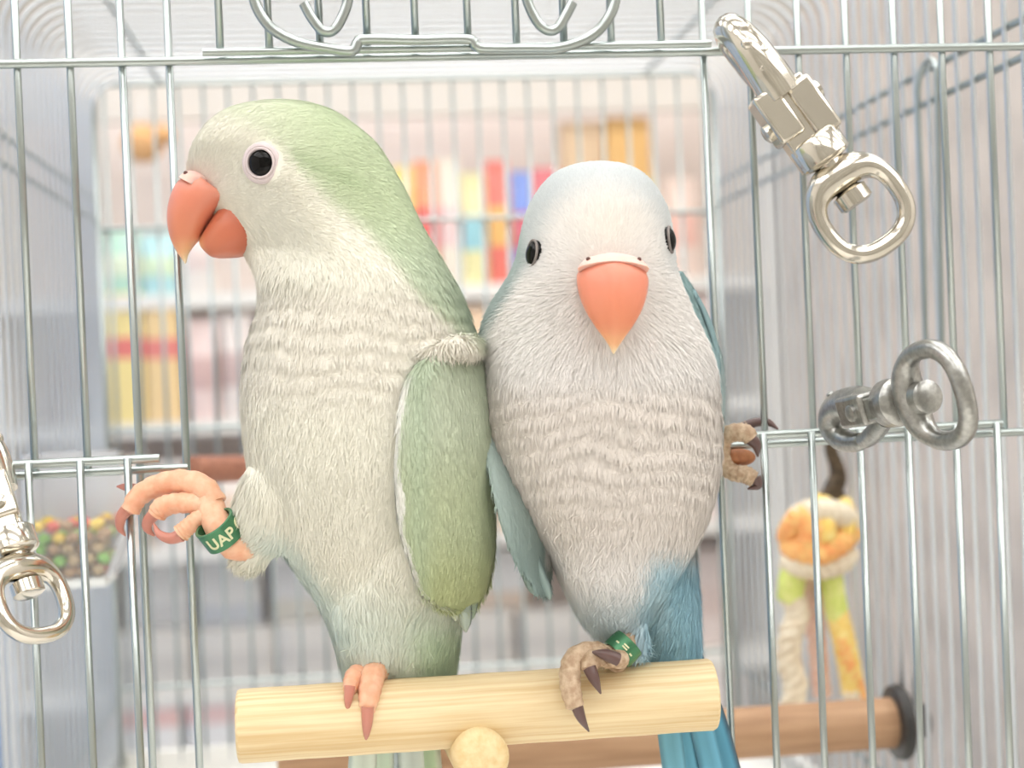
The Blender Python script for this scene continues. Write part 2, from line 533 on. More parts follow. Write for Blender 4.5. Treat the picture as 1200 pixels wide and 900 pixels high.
swivel_clip(ringc + zb * 272 * 0.000168, zb, rt * 0.27 - up * 0.96, -math.pi / 2,
            'dull steel swivel clip jutting out over the crosswire above the rope toy', (M['steel'], M['steel']), 0.000168, 1.18)

# ------------------------------------------------------------------ shop shelf behind the cage
YS, YSB = 1.55, 1.74
zs = lambda py: at(480, py, YS).z
shelf = thing('shop_shelf', ((XL + XR) / 2, (YS + YSB) / 2, 0), 'tall cream shop shelf full of colourful packets behind the cage', 'shelf')
M['shelf'] = material('cream_shelf', (244, 240, 232), 0.6)
M['shelfback'] = material('taupe_back_panel', (232, 220, 214), 0.8)
MB().box((XL + 0.005, YSB, 0.0), (XR - 0.005, YSB + 0.02, 1.64)).build('back_panel', M['shelfback'], shelf, smooth=False)
MB().box((XL + 0.005, YS - 0.02, zs(138)), (XR - 0.005, YS, zs(60))).build('header_board', material('header_laminate', (222, 214, 204), 0.6), shelf, smooth=False)
for x in (XL + 0.005, XR - 0.025):
    MB().box((x, YS, 0.0), (x + 0.02, YSB, 1.64)).build('side_panel', M['shelf'], shelf, smooth=False)
SHELF_Y = [335, 482, 628, 792, 965]
for py in SHELF_Y:
    MB().box((XL + 0.025, YS, zs(py) - 0.018), (XR - 0.025, YSB, zs(py))).build('shelf_board', M['shelf'], shelf, smooth=False)
_pk = {}
def packet_mat(rgb):
    if rgb not in _pk: _pk[rgb] = material('packet_film', [c * 0.74 + 242 * 0.26 for c in rgb], 0.35, coat=0.2)
    return _pk[rgb]
ORD = ['top', 'second', 'third', 'fourth', 'lowest']
def packet(px, row, w, h, rgb, acc, label, kind='packet', yo=0.004, band=(0.30, 0.62), z_up=None):
    k = (YS + 0.34) / F
    W, H = w * k, h * k
    c = at(px, SHELF_Y[row], YS)
    z0 = zs(SHELF_Y[row])
    D = min(0.07, 0.5 * W + 0.012)
    y0 = YS + yo + D / 2
    t = thing('treat_' + kind, (c.x, y0, z0), label, kind, 'goods on the shop shelf')
    def ring(u, grow=1.0):
        if kind == 'packet':
            d = D / 2 * (0.85 + 0.15 * math.sin(u * math.pi)) * (1 - max(0, (u - 0.45) / 0.55) ** 1.6 * 0.92)
            ww = W / 2 * (0.96 + 0.04 * math.cos(u * 6.28))
        else:
            d, ww = D / 2, W / 2
        pts = []
        e = 0.45 if kind == 'packet' else 0.18
        for i in range(20):
            q = 2 * math.pi * i / 20
            cc, ss = math.cos(q), math.sin(q)
            pts.append(Vector((c.x + ww * grow * math.copysign(abs(cc) ** e, cc), y0 + d * grow * math.copysign(abs(ss) ** e, ss), z0 + H * u)))
        return pts
    MB().loft([ring(u) for u in (0.0, 0.03, 0.15, 0.3, 0.45, 0.6, 0.75, 0.88, 0.93, 1.0)]).build('pouch' if kind == 'packet' else 'carton', packet_mat(rgb), t)
    MB().loft([ring(u, 1.012) for u in np.linspace(band[0], band[1], 6)]).build('printed_band', packet_mat(acc), t)
    return t
on = lambda r: 'on the %s shelf behind the cage' % ORD[r]
G = [
 (142, 0, 40, 76, (176, 226, 196), (226, 240, 200), 'mint green treat packet'), (186, 0, 42, 72, (168, 222, 222), (210, 236, 190), 'pale cyan treat packet'),
 (232, 0, 40, 90, (238, 226, 214), (226, 200, 190), 'ivory treat packet'), (452, 0, 28, 120, (244, 226, 214), (240, 170, 150), 'peach-banded white packet'),
 (478, 0, 26, 142, (250, 214, 96), (232, 84, 66), 'yellow packet with a broad red band'), (504, 0, 28, 148, (240, 128, 70), (226, 66, 58), 'orange packet with a scarlet band'),
 (532, 0, 28, 150, (240, 224, 200), (238, 196, 190), 'cream packet with a pink band'), (560, 0, 30, 132, (236, 226, 150), (130, 196, 206), 'lime yellow packet with a teal band'),
 (589, 0, 28, 146, (234, 84, 64), (246, 170, 70), 'red packet with an amber band'), (617, 0, 24, 132, (92, 126, 222), (214, 70, 90), 'blue packet with a crimson band'),
 (646, 0, 34, 136, (222, 74, 84), (240, 200, 190), 'crimson packet with a pale band'), (690, 0, 50, 188, (232, 190, 140), (250, 224, 160), 'tan carton', 'carton'),
 (744, 0, 54, 192, (244, 178, 84), (252, 226, 130), 'amber carton', 'carton'), (806, 0, 40, 120, (246, 214, 196), (244, 180, 160), 'salmon pink packet'),
 (146, 1, 46, 150, (252, 222, 126), (236, 96, 84), 'yellow carton with a red band', 'carton', 0.004, (0.50, 0.66)), (193, 1, 40, 146, (250, 206, 130), (238, 110, 96), 'apricot carton with a coral band', 'carton', 0.004, (0.50, 0.66)),
 (238, 1, 40, 118, (240, 206, 196), (206, 160, 150), 'dusty pink packet'), (280, 1, 38, 124, (238, 220, 208), (196, 160, 150), 'beige packet with a brown band'),
 (560, 1, 46, 120, (246, 200, 150), (240, 150, 120), 'apricot packet with an orange band'), (826, 1, 40, 130, (240, 214, 204), (230, 190, 180), 'blush pink packet'),
 (150, 2, 50, 108, (246, 226, 206), (240, 190, 150), 'cream packet with a tan band'), (208, 2, 52, 100, (236, 224, 214), (220, 206, 196), 'oatmeal packet with a grey band'),
 (270, 2, 50, 92, (240, 222, 206), (238, 196, 160), 'sand coloured packet'), (332, 2, 44, 84, (246, 196, 140), (250, 220, 180), 'orange packet with a buff band'),
 (590, 2, 46, 76, (240, 206, 170), (240, 170, 110), 'tan packet with an orange band'), (840, 2, 40, 96, (240, 216, 206), (226, 196, 186), 'shell pink packet'),
 (180, 3, 74, 146, (248, 246, 242), (228, 226, 224), 'tall white carton', 'carton', 0.075), (268, 3, 74, 138, (246, 244, 240), (216, 220, 226), 'white carton with a bluish band', 'carton', 0.075),
 (352, 3, 70, 142, (248, 246, 244), (236, 230, 214), 'white carton with an ivory band', 'carton', 0.075), (590, 3, 84, 132, (250, 248, 246), (240, 214, 190), 'white carton with a peach band', 'carton', 0.075),
 (840, 3, 60, 120, (236, 216, 208), (226, 200, 190), 'rosy carton', 'carton', 0.075),
 (176, 3, 92, 66, (216, 209, 199), (200, 193, 184), 'low grey tub', 'tub', 0.003), (276, 3, 92, 64, (216, 209, 199), (200, 193, 184), 'low dark grey tub', 'tub', 0.003),
 (372, 3, 90, 66, (216, 209, 199), (200, 193, 184), 'low warm grey tub', 'tub', 0.003), (560, 3, 92, 66, (216, 209, 199), (200, 193, 184), 'low stone grey tub', 'tub', 0.003), (656, 3, 90, 64, (216, 209, 199), (200, 193, 184), 'low ash grey tub', 'tub', 0.003),
 (172, 4, 84, 160, (248, 244, 240), (242, 190, 182), 'white carton with a rose band', 'carton', 0.004, (0.82, 0.95)), (264, 4, 84, 160, (246, 242, 238), (240, 196, 190), 'white carton with a pale rose band', 'carton', 0.004, (0.82, 0.95)),
 (356, 4, 84, 158, (248, 246, 240), (238, 200, 190), 'ivory carton with a rose band', 'carton', 0.004, (0.82, 0.95)), (600, 4, 84, 156, (244, 240, 236), (236, 226, 214), 'plain off-white carton', 'carton'),
 (850, 4, 70, 156, (240, 226, 220), (232, 206, 200), 'off-white carton with a blush band', 'carton'),
]
for g in G:
    px_, row_, w_, h_, c1, c2, nm = g[:7]
    packet(px_, row_, w_, h_, c1, c2, nm + ' ' + on(row_), *(g[7:] if len(g) > 7 else ()))
# orange soft toy hung from the header board
k = (YS + 0.34) / F
hc = at(168, 168, YS - 0.045)
toyo = thing('soft_toy', hc, 'orange soft toy hung from the header board of the shelf', 'toy', 'goods on the shop shelf')
M['plush'] = material('orange_plush', (246, 190, 132), 0.9, noise=0.15, scale=90)
MB().ball(hc, (24 * k, 16 * k, 22 * k)).build('plush_body', M['plush'], toyo)
MB().ball(hc + Vector((20 * k, -4 * k, 8 * k)), (15 * k, 12 * k, 12 * k)).build('plush_head', M['plush'], toyo)
MB().tube([hc + Vector((0, 0, 18 * k)), Vector((hc.x, YS - 0.03, zs(120))), Vector((hc.x, YS - 0.015, zs(110)))], 0.0015, 8).build('cord', M['white_plastic'], toyo)

# ------------------------------------------------------------------ the parrots
dB = 0.325
SB = dB / F                                   # metres per photograph pixel at the parrots' distance
def PB(px, py, off=0.0):
    return atd(px, py, dB + off * SB)
def project(P):
    d = P - np.array(CAM)
    z = d @ np.array(fw)
    return 600 + F * (d @ np.array(rt)) / z, 450 - F * (d @ np.array(up)) / z, (z - dB) / SB
def sstep(x, a, b):
    t = np.clip((x - a) / (b - a), 0, 1)
    return t * t * (3 - 2 * t)
def LC(c): return np.array(lin(c)[:3])
def mix(a, b, m): return a * (1 - m[:, None]) + b * m[:, None]

def plumage_mat(name, rough=0.85):
    m = bpy.data.materials.new(name); m.use_nodes = True
    nt = m.node_tree; b = nt.nodes['Principled BSDF']
    a = nt.nodes.new('ShaderNodeAttribute'); a.attribute_name = 'plume'
    nt.links.new(a.outputs['Color'], b.inputs['Base Color'])
    b.inputs['Roughness'].default_value = rough
    b.inputs['Specular IOR Level'].default_value = 0.15
    b.inputs['Sheen Weight'].default_value = 0.08
    return m
M['plume'] = plumage_mat('plumage')

def set_cols(me, rgb):
    a = me.color_attributes.new('plume', 'FLOAT_COLOR', 'POINT')
    n = len(me.vertices)
    arr = np.ones((n, 4), np.float32); arr[:, :3] = rgb
    a.data.foreach_set('color', arr.ravel())

def ring_pts(px, py, off, hw, hd, n=40, ax=None, az=None, tap=0.0):
    c = PB(px, py, off)
    k = (dB + off * SB) / F
    ax = ax or rt; az = az or fw
    return [c + ax * (hw * k * math.cos(2 * math.pi * i / n)) + az * (hd * SB * (1 - tap * max(0.0, -math.cos(2 * math.pi * i / n)) ** 1.2) * math.sin(2 * math.pi * i / n)) for i in range(n)]

def fused(parts, voxel, it):
    """one continuous surface from several overlapping solids"""
    mb = MB()
    for p in parts: mb.add(p.v, p.f)
    me, c = mb.mesh('tmp', None)
    o = bpy.data.objects.new('tmp', me); col.objects.link(o)
    o.location = c
    r = o.modifiers.new('r', 'REMESH'); r.mode = 'VOXEL'; r.voxel_size = voxel
    sm = o.modifiers.new('s', 'SMOOTH'); sm.factor = 0.5; sm.iterations = it
    dg = bpy.context.evaluated_depsgraph_get()
    em = bpy.data.meshes.new_from_object(o.evaluated_get(dg))
    bpy.data.objects.remove(o); bpy.data.meshes.remove(me)
    n = len(em.vertices)
    V = np.empty(n * 3); em.vertices.foreach_get('co', V); V = V.reshape(-1, 3) + np.array(c)
    N = np.empty(n * 3); em.vertex_normals.foreach_get('vector', N); N = N.reshape(-1, 3)
    Q = np.array([tuple(p.vertices) for p in em.polygons if len(p.vertices) == 4])
    bpy.data.meshes.remove(em)
    return V, N, Q

def surface(name, V, Q, cols, parent):
    c = (V.min(0) + V.max(0)) / 2
    me = bpy.data.meshes.new(name)
    me.from_pydata((V - c).tolist(), [], Q.tolist())
    me.polygons.foreach_set('use_smooth', [True] * len(me.polygons))
    me.materials.append(M['plume'])
    set_cols(me, cols)
    return place(name, me, c, parent)

def fuzz(name, V, N, Q, parent, colfn, lenfn, flowfn, count, width, lift=0.20, skip=(), spread=0.30):
    """short tapering barbs that lie along the body like feather tips"""
    T = np.vstack([Q[:, [0, 1, 2]], Q[:, [0, 2, 3]]])
    A, B, C = V[T[:, 0]], V[T[:, 1]], V[T[:, 2]]
    ar = np.linalg.norm(np.cross(B - A, C - A), axis=1)
    pick = RNG.choice(len(T), count, p=ar / ar.sum())
    u = np.sqrt(RNG.random(count)); w = RNG.random(count)
    wa, wb, wc = 1 - u, u * (1 - w), u * w
    P = A[pick] * wa[:, None] + B[pick] * wb[:, None] + C[pick] * wc[:, None]
    n = N[T[pick, 0]] * wa[:, None] + N[T[pick, 1]] * wb[:, None] + N[T[pick, 2]] * wc[:, None]
    n /= np.linalg.norm(n, axis=1)[:, None]
    keep = np.ones(count, bool)
    for c, r in skip:
        keep &= np.linalg.norm(P - np.array(c), axis=1) > r
    P, n = P[keep], n[keep]
    px, py, off = project(P)
    fl = flowfn(P, px, py, off) + RNG.normal(0, spread, P.shape) * np.ones((len(P), 1))
    t = fl - n * (fl * n).sum(1)[:, None]
    t /= np.linalg.norm(t, axis=1)[:, None] + 1e-9
    b = np.cross(n, t)
    L = lenfn(px, py, off) * SB * RNG.uniform(0.6, 1.25, len(P))
    lf = L * lift * RNG.uniform(0.2, 1.4, len(P))
    W = width * SB * RNG.uniform(0.7, 1.3, len(P))
    b0 = P - n * (0.6 * SB)
    mid = P + t * (L * 0.5)[:, None] + n * (lf * 0.75)[:, None]
    tip = P + t * L[:, None] + n * (lf * 0.95)[:, None]
    hb = b * (W / 2)[:, None]
    K = len(P)
    VV = np.empty((K, 5, 3))
    VV[:, 0] = b0 - hb; VV[:, 1] = b0 + hb; VV[:, 2] = mid + hb * 0.8; VV[:, 3] = mid - hb * 0.8; VV[:, 4] = tip
    VV = VV.reshape(-1, 3)
    base = (np.arange(K) * 5)
    c = (VV.min(0) + VV.max(0)) / 2
    me = bpy.data.meshes.new(name)
    loops = np.empty((K, 7), np.int32)
    loops[:, :4] = base[:, None] + np.array([0, 1, 2, 3]); loops[:, 4:] = base[:, None] + np.array([3, 2, 4])
    me.vertices.add(K * 5); me.vertices.foreach_set('co', (VV - c).astype(np.float32).ravel())
    me.loops.add(K * 7); me.loops.foreach_set('vertex_index', loops.ravel())
    me.polygons.add(K * 2)
    ls = np.empty((K, 2), np.int32); ls[:, 0] = np.arange(K) * 7; ls[:, 1] = ls[:, 0] + 4
    me.polygons.foreach_set('loop_start', ls.ravel())
    me.polygons.foreach_set('use_smooth', [True] * (K * 2))
    me.update(calc_edges=True)
    me.validate()
    cc = colfn(px, py, off) * RNG.uniform(0.95, 1.04, (K, 1))
    cc = np.clip(cc, 0, 0.93)
    me.materials.append(M['plume'])
    set_cols(me, np.repeat(cc, 5, axis=0))
    o = place(name, me, c, parent)
    o['kind'] = 'stuff'
    return o

def feather(name, a, b, nrm, width, rgb, parent, edge=None, curve=0.06, n=10, thick=0.00022):
    """a long feather: vane with a raised shaft, rounded tip, real thickness"""
    a, b = Vector(a), Vector(b)
    t = (b - a); L = t.length; t.normalize()
    nrm = Vector(nrm); nrm = (nrm - t * nrm.dot(t)).normalized()
    sd = t.cross(nrm)
    rings = []
    for i in range(n + 1):
        u = i / n
        w = width / 2 * (0.55 + 0.45 * min(1, u * 3)) * math.sqrt(max(0.02, 1 - max(0.0, (u - 0.72) / 0.28) ** 2.2))
        c = a + t * (L * u) + nrm * (L * curve * math.sin(u * math.pi))
        rings.append([c - sd * w, c - sd * (w * 0.5) + nrm * (w * 0.12 + thick), c + nrm * (w * 0.20 + thick * 2), c + sd * (w * 0.5) + nrm * (w * 0.12 + thick),
                      c + sd * w, c + nrm * (w * 0.05 - thick)])
    mb = MB().loft(rings)
    me, c = mb.mesh(name, M['plume'])
    k = LC(rgb); e = LC(edge) if edge else k * 0.8
    cols = np.tile(k, (len(mb.v), 1))
    for i in range(n + 1):
        cols[i * 6] = e; cols[i * 6 + 2] = k * 0.85
    set_cols(me, cols)
    return place(name, me, c, parent)

M['beak'] = plumage_mat('coral_beak', 0.36)
_b = M['beak'].node_tree.nodes['Principled BSDF']
_b.inputs['Specular IOR Level'].default_value = 0.45; _b.inputs['Sheen Weight'].default_value = 0.0
_b.inputs['Subsurface Weight'].default_value = 0.15; _b.inputs['Subsurface Radius'].default_value = (0.003, 0.0012, 0.0008)
M['cere'] = material('pink_cere', (236, 194, 182), 0.6, sss=0.3)
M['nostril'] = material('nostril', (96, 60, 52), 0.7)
M['eye'] = material('black_eye', (6, 5, 5), 0.03, spec=0.22)
M['eyering'] = material('pale_eye_ring', (214, 200, 200), 0.8)
M['eyerim'] = material('grey_eye_rim', (134, 126, 122), 0.8)
M['skinL'] = material('peach_skin', (242, 192, 160), 0.5, noise=1, rgb2=(234, 172, 138), scale=400, bump=0.5, sss=0.3)
M['clawL'] = material('pink_claw', (196, 132, 116), 0.35, sss=0.2)
M['skinR'] = material('tan_scaly_skin', (206, 182, 154), 0.6, noise=1, rgb2=(172, 142, 114), scale=700, bump=0.8)
M['clawR'] = material('dark_claw', (98, 74, 70), 0.3)
M['band'] = material('green_band', (74, 128, 92), 0.35, 0.5)
M['bandtext'] = material('band_lettering', (222, 220, 180), 0.5)

UP_PAIRS = [((36, 40), (-12, 6), 34), ((46, 34), (-6, 3), 38), ((57, 22), (2, -2), 39), ((64, 2), (11, -13), 36), ((65.5, -18), (20, -25), 30),
            ((62, -38), (27, -37), 21), ((55, -53), (35, -46), 12), ((48, -63), (41, -56), 5), ((45, -68), (43, -65), 1.5)]
LO_PAIRS = [((-14, 8), (-36, -44), 30), ((-2, 3), (-24, -58), 33), ((10, -12), (-3, -61), 30), ((20, -27), (13, -60), 22), ((26, -36), (23, -52), 12), ((28, -41), (27, -47), 4)]
def tint(mb, n, sides, stops, name, parent):
    me, c = mb.mesh(name, M['beak'])
    us = [q[0] for q in stops]; cs = np.array([LC(q[1]) for q in stops])
    rgb = np.array([[np.interp(i / (n - 1), us, cs[:, ch]) for ch in range(3)] for i in range(n)])
    set_cols(me, np.repeat(rgb, sides, axis=0))
    return place(name, me, c, parent)
def beak(org, fwd, upv, side, k, parent, low=1.0):
    org = Vector(org)
    def L(p): return org + fwd * (p[0] * k) + upv * (p[1] * k)
    def sections(pairs, n=26, sides=20, sq=False):
        rings = []
        P = spline([(a[0], a[1], b[0], b[1], w) for a, b, w in pairs], n)
        for q in P:
            a, b, w = L(q[0:2]), L(q[2:4]), max(0.5, q[4]) * k
            c = (a + b) / 2; h = (a - b) / 2
            ring = []
            for i in range(sides):
                t = 2 * math.pi * i / sides
                cc, ss = math.cos(t), math.sin(t)
                if sq: cc, ss = math.copysign(abs(cc) ** 0.7, cc), math.copysign(abs(ss) ** 0.7, ss)
                elif cc < 0: cc, ss = -abs(cc) ** 0.7, math.copysign(abs(ss) ** 0.6, ss)
                ww = w * (1.0 - 0.30 * max(0, cc) ** 2)          # ridge narrower than the cutting edge
                ring.append(c + h * cc + side * (ww * ss))
            rings.append(ring)
        return MB().loft(rings)
    ub = tint(sections(UP_PAIRS), 26, 20, [(0, (228, 152, 130)), (0.3, (224, 138, 112)), (0.62, (226, 142, 106)), (0.8, (240, 182, 134)), (0.92, (246, 216, 172)), (1, (248, 226, 190))], 'upper_beak', parent)
    lb = tint(sections([((a[0] * low, a[1] * low), (q[0] * low, q[1] * low), w * low) for a, q, w in LO_PAIRS], 18, sq=True), 18, 20, [(0, (202, 114, 88)), (0.6, (206, 122, 90)), (0.85, (230, 170, 126)), (1, (244, 210, 160))], 'lower_beak', parent)
    ce = sections([((28, 41), (2, 20), 26), ((38, 41), (12, 22), 32), ((46, 37), (19, 20), 36), ((51, 32), (22, 16), 39)], 10).build('cere', M['cere'], parent)
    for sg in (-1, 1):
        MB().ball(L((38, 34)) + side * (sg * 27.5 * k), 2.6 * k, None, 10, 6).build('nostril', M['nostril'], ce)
    return ub

def eye(c, nrm, r, parent, ring=1.5, flat=0.55, rim=None):
    nrm = Vector(nrm).normalized(); c = Vector(c)
    a = (up - nrm * up.dot(nrm)).normalized(); b = nrm.cross(a)
    e = MB().ball(c - nrm * (r * 0.10), (r, r, r * flat), (a, b, nrm), 24, 16).build('eye', M['eye'], parent)
    if rim:
        MB().tube([c + (a * math.cos(q) + b * math.sin(q)) * (r * 0.97) + nrm * (r * 0.12) for q in [2 * math.pi * i / 28 for i in range(28)]], r * 0.10, 8, closed=True).build('eyelid', rim, e)
        return e
    prof = [(0.93, 0.10), (0.97, 0.24), (1.06, 0.27), (1.12, 0.22), (1.15, 0.13), (1.20, 0.17), (1 + (ring - 1) * 0.7, 0.12), (ring, -0.02), (ring, -0.3), (0.9, -0.3)]
    MB().loft([[c + (a * math.cos(q) + b * math.sin(q)) * (r * p[0]) + nrm * (r * p[1]) for p in prof] for q in [2 * math.pi * i / 36 for i in range(36)]], closed=True).build('eye_ring', rim or M['eyering'], e)
    return e

def toe(pts, claw, skin, clawm, parent, scales=True):
    sp = spline(pts, 26)
    rad = []
    for i, p in enumerate(sp):
        rad.append(p[3] * SB * (1 + (0.055 * math.sin(i * 2.1) if scales else 0)))
    P = [PB(*p[:3]) for p in sp]
    P.append(P[-1] + (P[-1] - P[-2]) * 0.8); rad.append(rad[-1] * 0.45)
    t = MB().tube(P, rad, 12).build('toe', skin, parent)
    cp = spline(claw, 14)
    MB().tube([PB(*p[:3]) for p in cp], [max(0.6, p[3]) * SB for p in cp], 10).build('claw', clawm, t)
    return t

def leg_band(c, axis, r, h, text, start, parent, flip=False):
    axis = Vector(axis).normalized(); c = Vector(c)
    a = axis.orthogonal().normalized()
    # a points towards the camera so that lettering angles can be given from there
    tocam = (CAM - c); tocam = (tocam - axis * tocam.dot(axis)).normalized()
    a, b = tocam, axis.cross(tocam)
    n = 40
    prof = [(r, -h), (r, h), (r * 0.97, h * 1.04), (r * 0.86, h * 1.0), (r * 0.86, -h), (r * 0.97, -h * 1.04)]
    rings = [[c + (a * math.cos(2 * math.pi * i / n) + b * math.sin(2 * math.pi * i / n)) * p[0] + axis * p[1] for p in prof] for i in range(n)]
    bd = MB().loft(rings, closed=True).build('leg_band', M['band'], parent)
    if text:
        cu = bpy.data.curves.new('t', 'FONT'); cu.body = text; cu.size = h * 1.45; cu.extrude = r * 0.02; cu.offset = h * 0.03
        o = bpy.data.objects.new('t', cu); col.objects.link(o)
        dg = bpy.context.evaluated_depsgraph_get()
        me = bpy.data.meshes.new_from_object(o.evaluated_get(dg))
        bpy.data.objects.remove(o)
        mb = MB(); V = []
        sg = -1 if flip else 1
        for v in me.vertices:
            x, y, z = v.co
            an = start + sg * x / r
            V.append(c + (a * math.cos(an) + b * math.sin(an)) * (r * 1.015 + z) + axis * (sg * (y - h * 0.52)))
        mb.add(V, [tuple(p.vertices) for p in me.polygons])
        mb.build('lettering', M['bandtext'], bd, smooth=False)
    return bd

def raycast(bvh, px, py):
    d = ray(px, py).normalized()
    h = bvh.ray_cast(CAM, d)
    return h[0], h[1]

def body_part(rows, extra, tap=None):
    sp = spline(rows, 90)
    return [MB().loft([ring_pts((r[1] + r[2]) / 2, r[0], r[4], max(1, (r[2] - r[1]) / 2), max(1, r[3]), tap=tap(r[0]) if tap else 0.0) for r in sp])] + \
           [MB().ball(PB(e[0], e[1], e[2]), e[3] * SB, None, 20, 14) for e in extra]

def chain(pts, n):
    return [tuple(p) for p in spline(pts, n)]

# ---- pale green parrot, head turned in profile
rowsL = [(119, 322, 342, 8, -10), (123, 296, 368, 34, -10), (131, 265, 393, 55, -10), (146, 244, 416, 70, -10), (166, 229, 440, 80, -10),
         (186, 221, 454, 86, -10), (206, 217, 466, 90, -10), (226, 226, 477, 92, -10), (250, 246, 488, 92, -10), (275, 267, 501, 94, -10),
         (300, 286, 516, 98, -10), (325, 301, 530, 104, -10), (350, 303, 543, 110, -10), (375, 299, 553, 116, -8), (400, 291, 560, 120, -6),
         (430, 286, 563, 124, -4), (470, 284, 565, 126, -2), (510, 287, 565, 126, 0), (545, 292, 564, 124, 2), (580, 299, 561, 118, 6),
         (620, 316, 556, 108, 12), (660, 342, 552, 96, 20), (700, 370, 546, 84, 28), (740, 388, 540, 70, 36), (770, 397, 536, 58, 42), (792, 404, 532, 46, 46), (806, 430, 515, 24, 50)]
parrotL = thing('parrot', PB(440, 798, 0), 'pale green and white parrot in profile with one foot raised', 'parrot', 'two parrots on the pine perch')
exL = chain([(334, 578, -34, 52), (316, 600, -34, 43), (306, 620, -30, 33), (297, 641, -30, 25)], 9) + chain([(470, 640, -20, 70), (440, 700, -14, 52), (436, 750, -8, 36), (440, 770, -6, 24)], 9) + chain([(504, 414, -112, 9), (530, 408, -106, 13), (549, 406, -82, 15), (557, 408, -56, 12)], 9)
VL, NLm, QL = fused(body_part(rowsL, exL, lambda y: 0.74 * float(sstep(y, 165, 215) * (1 - sstep(y, 290, 335)))), 0.00085, 8)

yb = np.array([(180, 120), (260, 140), (300, 158), (330, 178), (352, 206), (385, 238), (425, 268), (465, 308), (505, 352), (545, 388), (600, 420)], float)
def colL(px, py, off):
    c = np.tile(LC((240, 237, 222)), (len(px), 1))
    c = mix(c, LC((234, 229, 216)), sstep(py, 300, 360) * (1 - sstep(py, 430, 500)))
    lim = np.interp(px, yb[:, 0], yb[:, 1])
    g = sstep(lim - py, -14, 22)
    c = mix(c, LC((224, 228, 204)), g * sstep(px, 220, 265))
    c = mix(c, LC((196, 210, 172)), g * sstep(px, 270, 400) * 0.9)
    c = mix(c, LC((194, 206, 182)), g * sstep(py, 230, 330) * 0.8)
    stripe = np.exp(-((py - (178 + (px - 330) * 0.42)) / 9.0) ** 2) * sstep(px, 322, 350) * (1 - sstep(px, 400, 450))
    c = mix(c, LC((176, 194, 152)), stripe * 0.6)
    c = mix(c, LC((240, 222, 214)), np.exp(-(((px - 232) / 26) ** 2 + ((py - 212) / 18) ** 2)) * 0.8)
    lo = sstep(py, 640, 740)
    c = mix(c, LC((222, 232, 220)), lo * 0.9)
    c = mix(c, LC((192, 212, 182)), sstep(px, 460, 515) * sstep(py, 690, 750))
    c = mix(c, LC((212, 228, 222)), np.exp(-((px - (322 + (py - 620) * 0.62)) / 22) ** 2) * sstep(py, 590, 640) * (1 - sstep(py, 730, 760)) * 0.8)
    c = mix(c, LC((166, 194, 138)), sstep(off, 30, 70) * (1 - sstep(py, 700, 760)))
    return c
def bump_rows(V, N, px, py, cx, y0, y1, amp, per, bow):
    m = sstep(py, y0, y0 + 40) * (1 - sstep(py, y1 - 40, y1))
    ph = (py + bow * ((px - cx) / 100.0) ** 2 + 4 * np.sin(px * 0.06 + py * 0.02) + 5 * np.sin(px * 0.025 + 1 + py * 0.03)) / per
    saw = (ph % 1.0)
    return V + N * (amp * SB * m * (saw ** 1.6 - 0.45))[:, None]
px, py, off = project(VL)
VL = bump_rows(VL, NLm, px, py, 400, 325, 485, 2.2, 22.0, -9.0)
px, py, off = project(VL)
VL = VL + NLm * (SB * (0.5 * np.sin(px * 0.19 + 2 * np.sin(py * 0.05)) * np.sin(py * 0.11 + np.sin(px * 0.07)) * (py > 300)))[:, None]
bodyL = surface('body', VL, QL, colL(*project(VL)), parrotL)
bvhL = BVHTree.FromPolygons([Vector(v) for v in VL], [tuple(q) for q in QL])
beakoL = PB(262, 241, -10)
eyeLp, eyeLn = raycast(bvhL, 306, 191)
eyeLb = eyeLp + fw * (2 * (PB(0, 0, -10) - CAM).dot(fw) - 2 * (eyeLp - CAM).dot(fw))
def flowL(P, px, py, off):
    d = np.tile(-np.array(up), (len(P), 1))
    b = np.array(PB(228, 225, -10))
    away = P - b
    away /= np.linalg.norm(away, axis=1)[:, None]
    m = 1 - sstep(py, 230, 360)
    d = d * (1 - m)[:, None] + away * m[:, None] * 1.3
    th = np.exp(-(((px - 285) / 45) ** 2 + ((py - 630) / 40) ** 2))
    d = d + th[:, None] * (np.array(-rt) * 0.9)
    return d
def lenL(px, py, off):
    return 10 + 13 * sstep(py, 240, 340) - 6 * sstep(py, 320, 350) * (1 - sstep(py, 460, 490)) + 4 * sstep(py, 560, 660) - 2.0 * (py < 170)
skipL = [(eyeLp, 24 * SB), (eyeLb, 24 * SB)]
fuzz('plumage', VL, NLm, QL, parrotL, colL, lenL, flowL, 170000, 1.35, lift=0.10, spread=0.22, skip=skipL)
eye(eyeLp, eyeLn * 0.6 - fw * 0.4, 15.5 * SB, parrotL)
eye(eyeLb, fw, 15.5 * SB, parrotL)
beak(beakoL, -rt, up, fw, SB, parrotL)

# wing of the green parrot
def wing_rings(rows):
    out = []
    for y, xl, xr, dl, dr, th in spline(rows, 46):
        a, b = PB(xl, y, dl), PB(xr, y, dr)
        c = (a + b) / 2; h = (a - b) / 2
        out_dir = h.cross(up).normalized()
        if out_dir.dot(fw) > 0: out_dir = -out_dir
        ring = []
        for i in range(28):
            t = 2 * math.pi * i / 28
            k = 1.0 if math.sin(t) > 0 else 0.45
            ring.append(c + h * math.cos(t) + out_dir * (th * SB * k * math.sin(t)))
        out.append(ring)
    return out
def make_wing(rows, parent, colfn, lenfn, count, edge_flow=None):
    V, N, Q = fused([MB().loft(wing_rings(rows))], 0.0006, 5)
    w = surface('wing', V, Q, colfn(*project(V)), parent)
    fuzz('wing_plumage', V, N, Q, w, colfn, lenfn, lambda P, a, b, c: np.tile(-np.array(up) + np.array(rt) * 0.06, (len(P), 1)), count, 1.7, lift=0.07, spread=0.12)
    return w
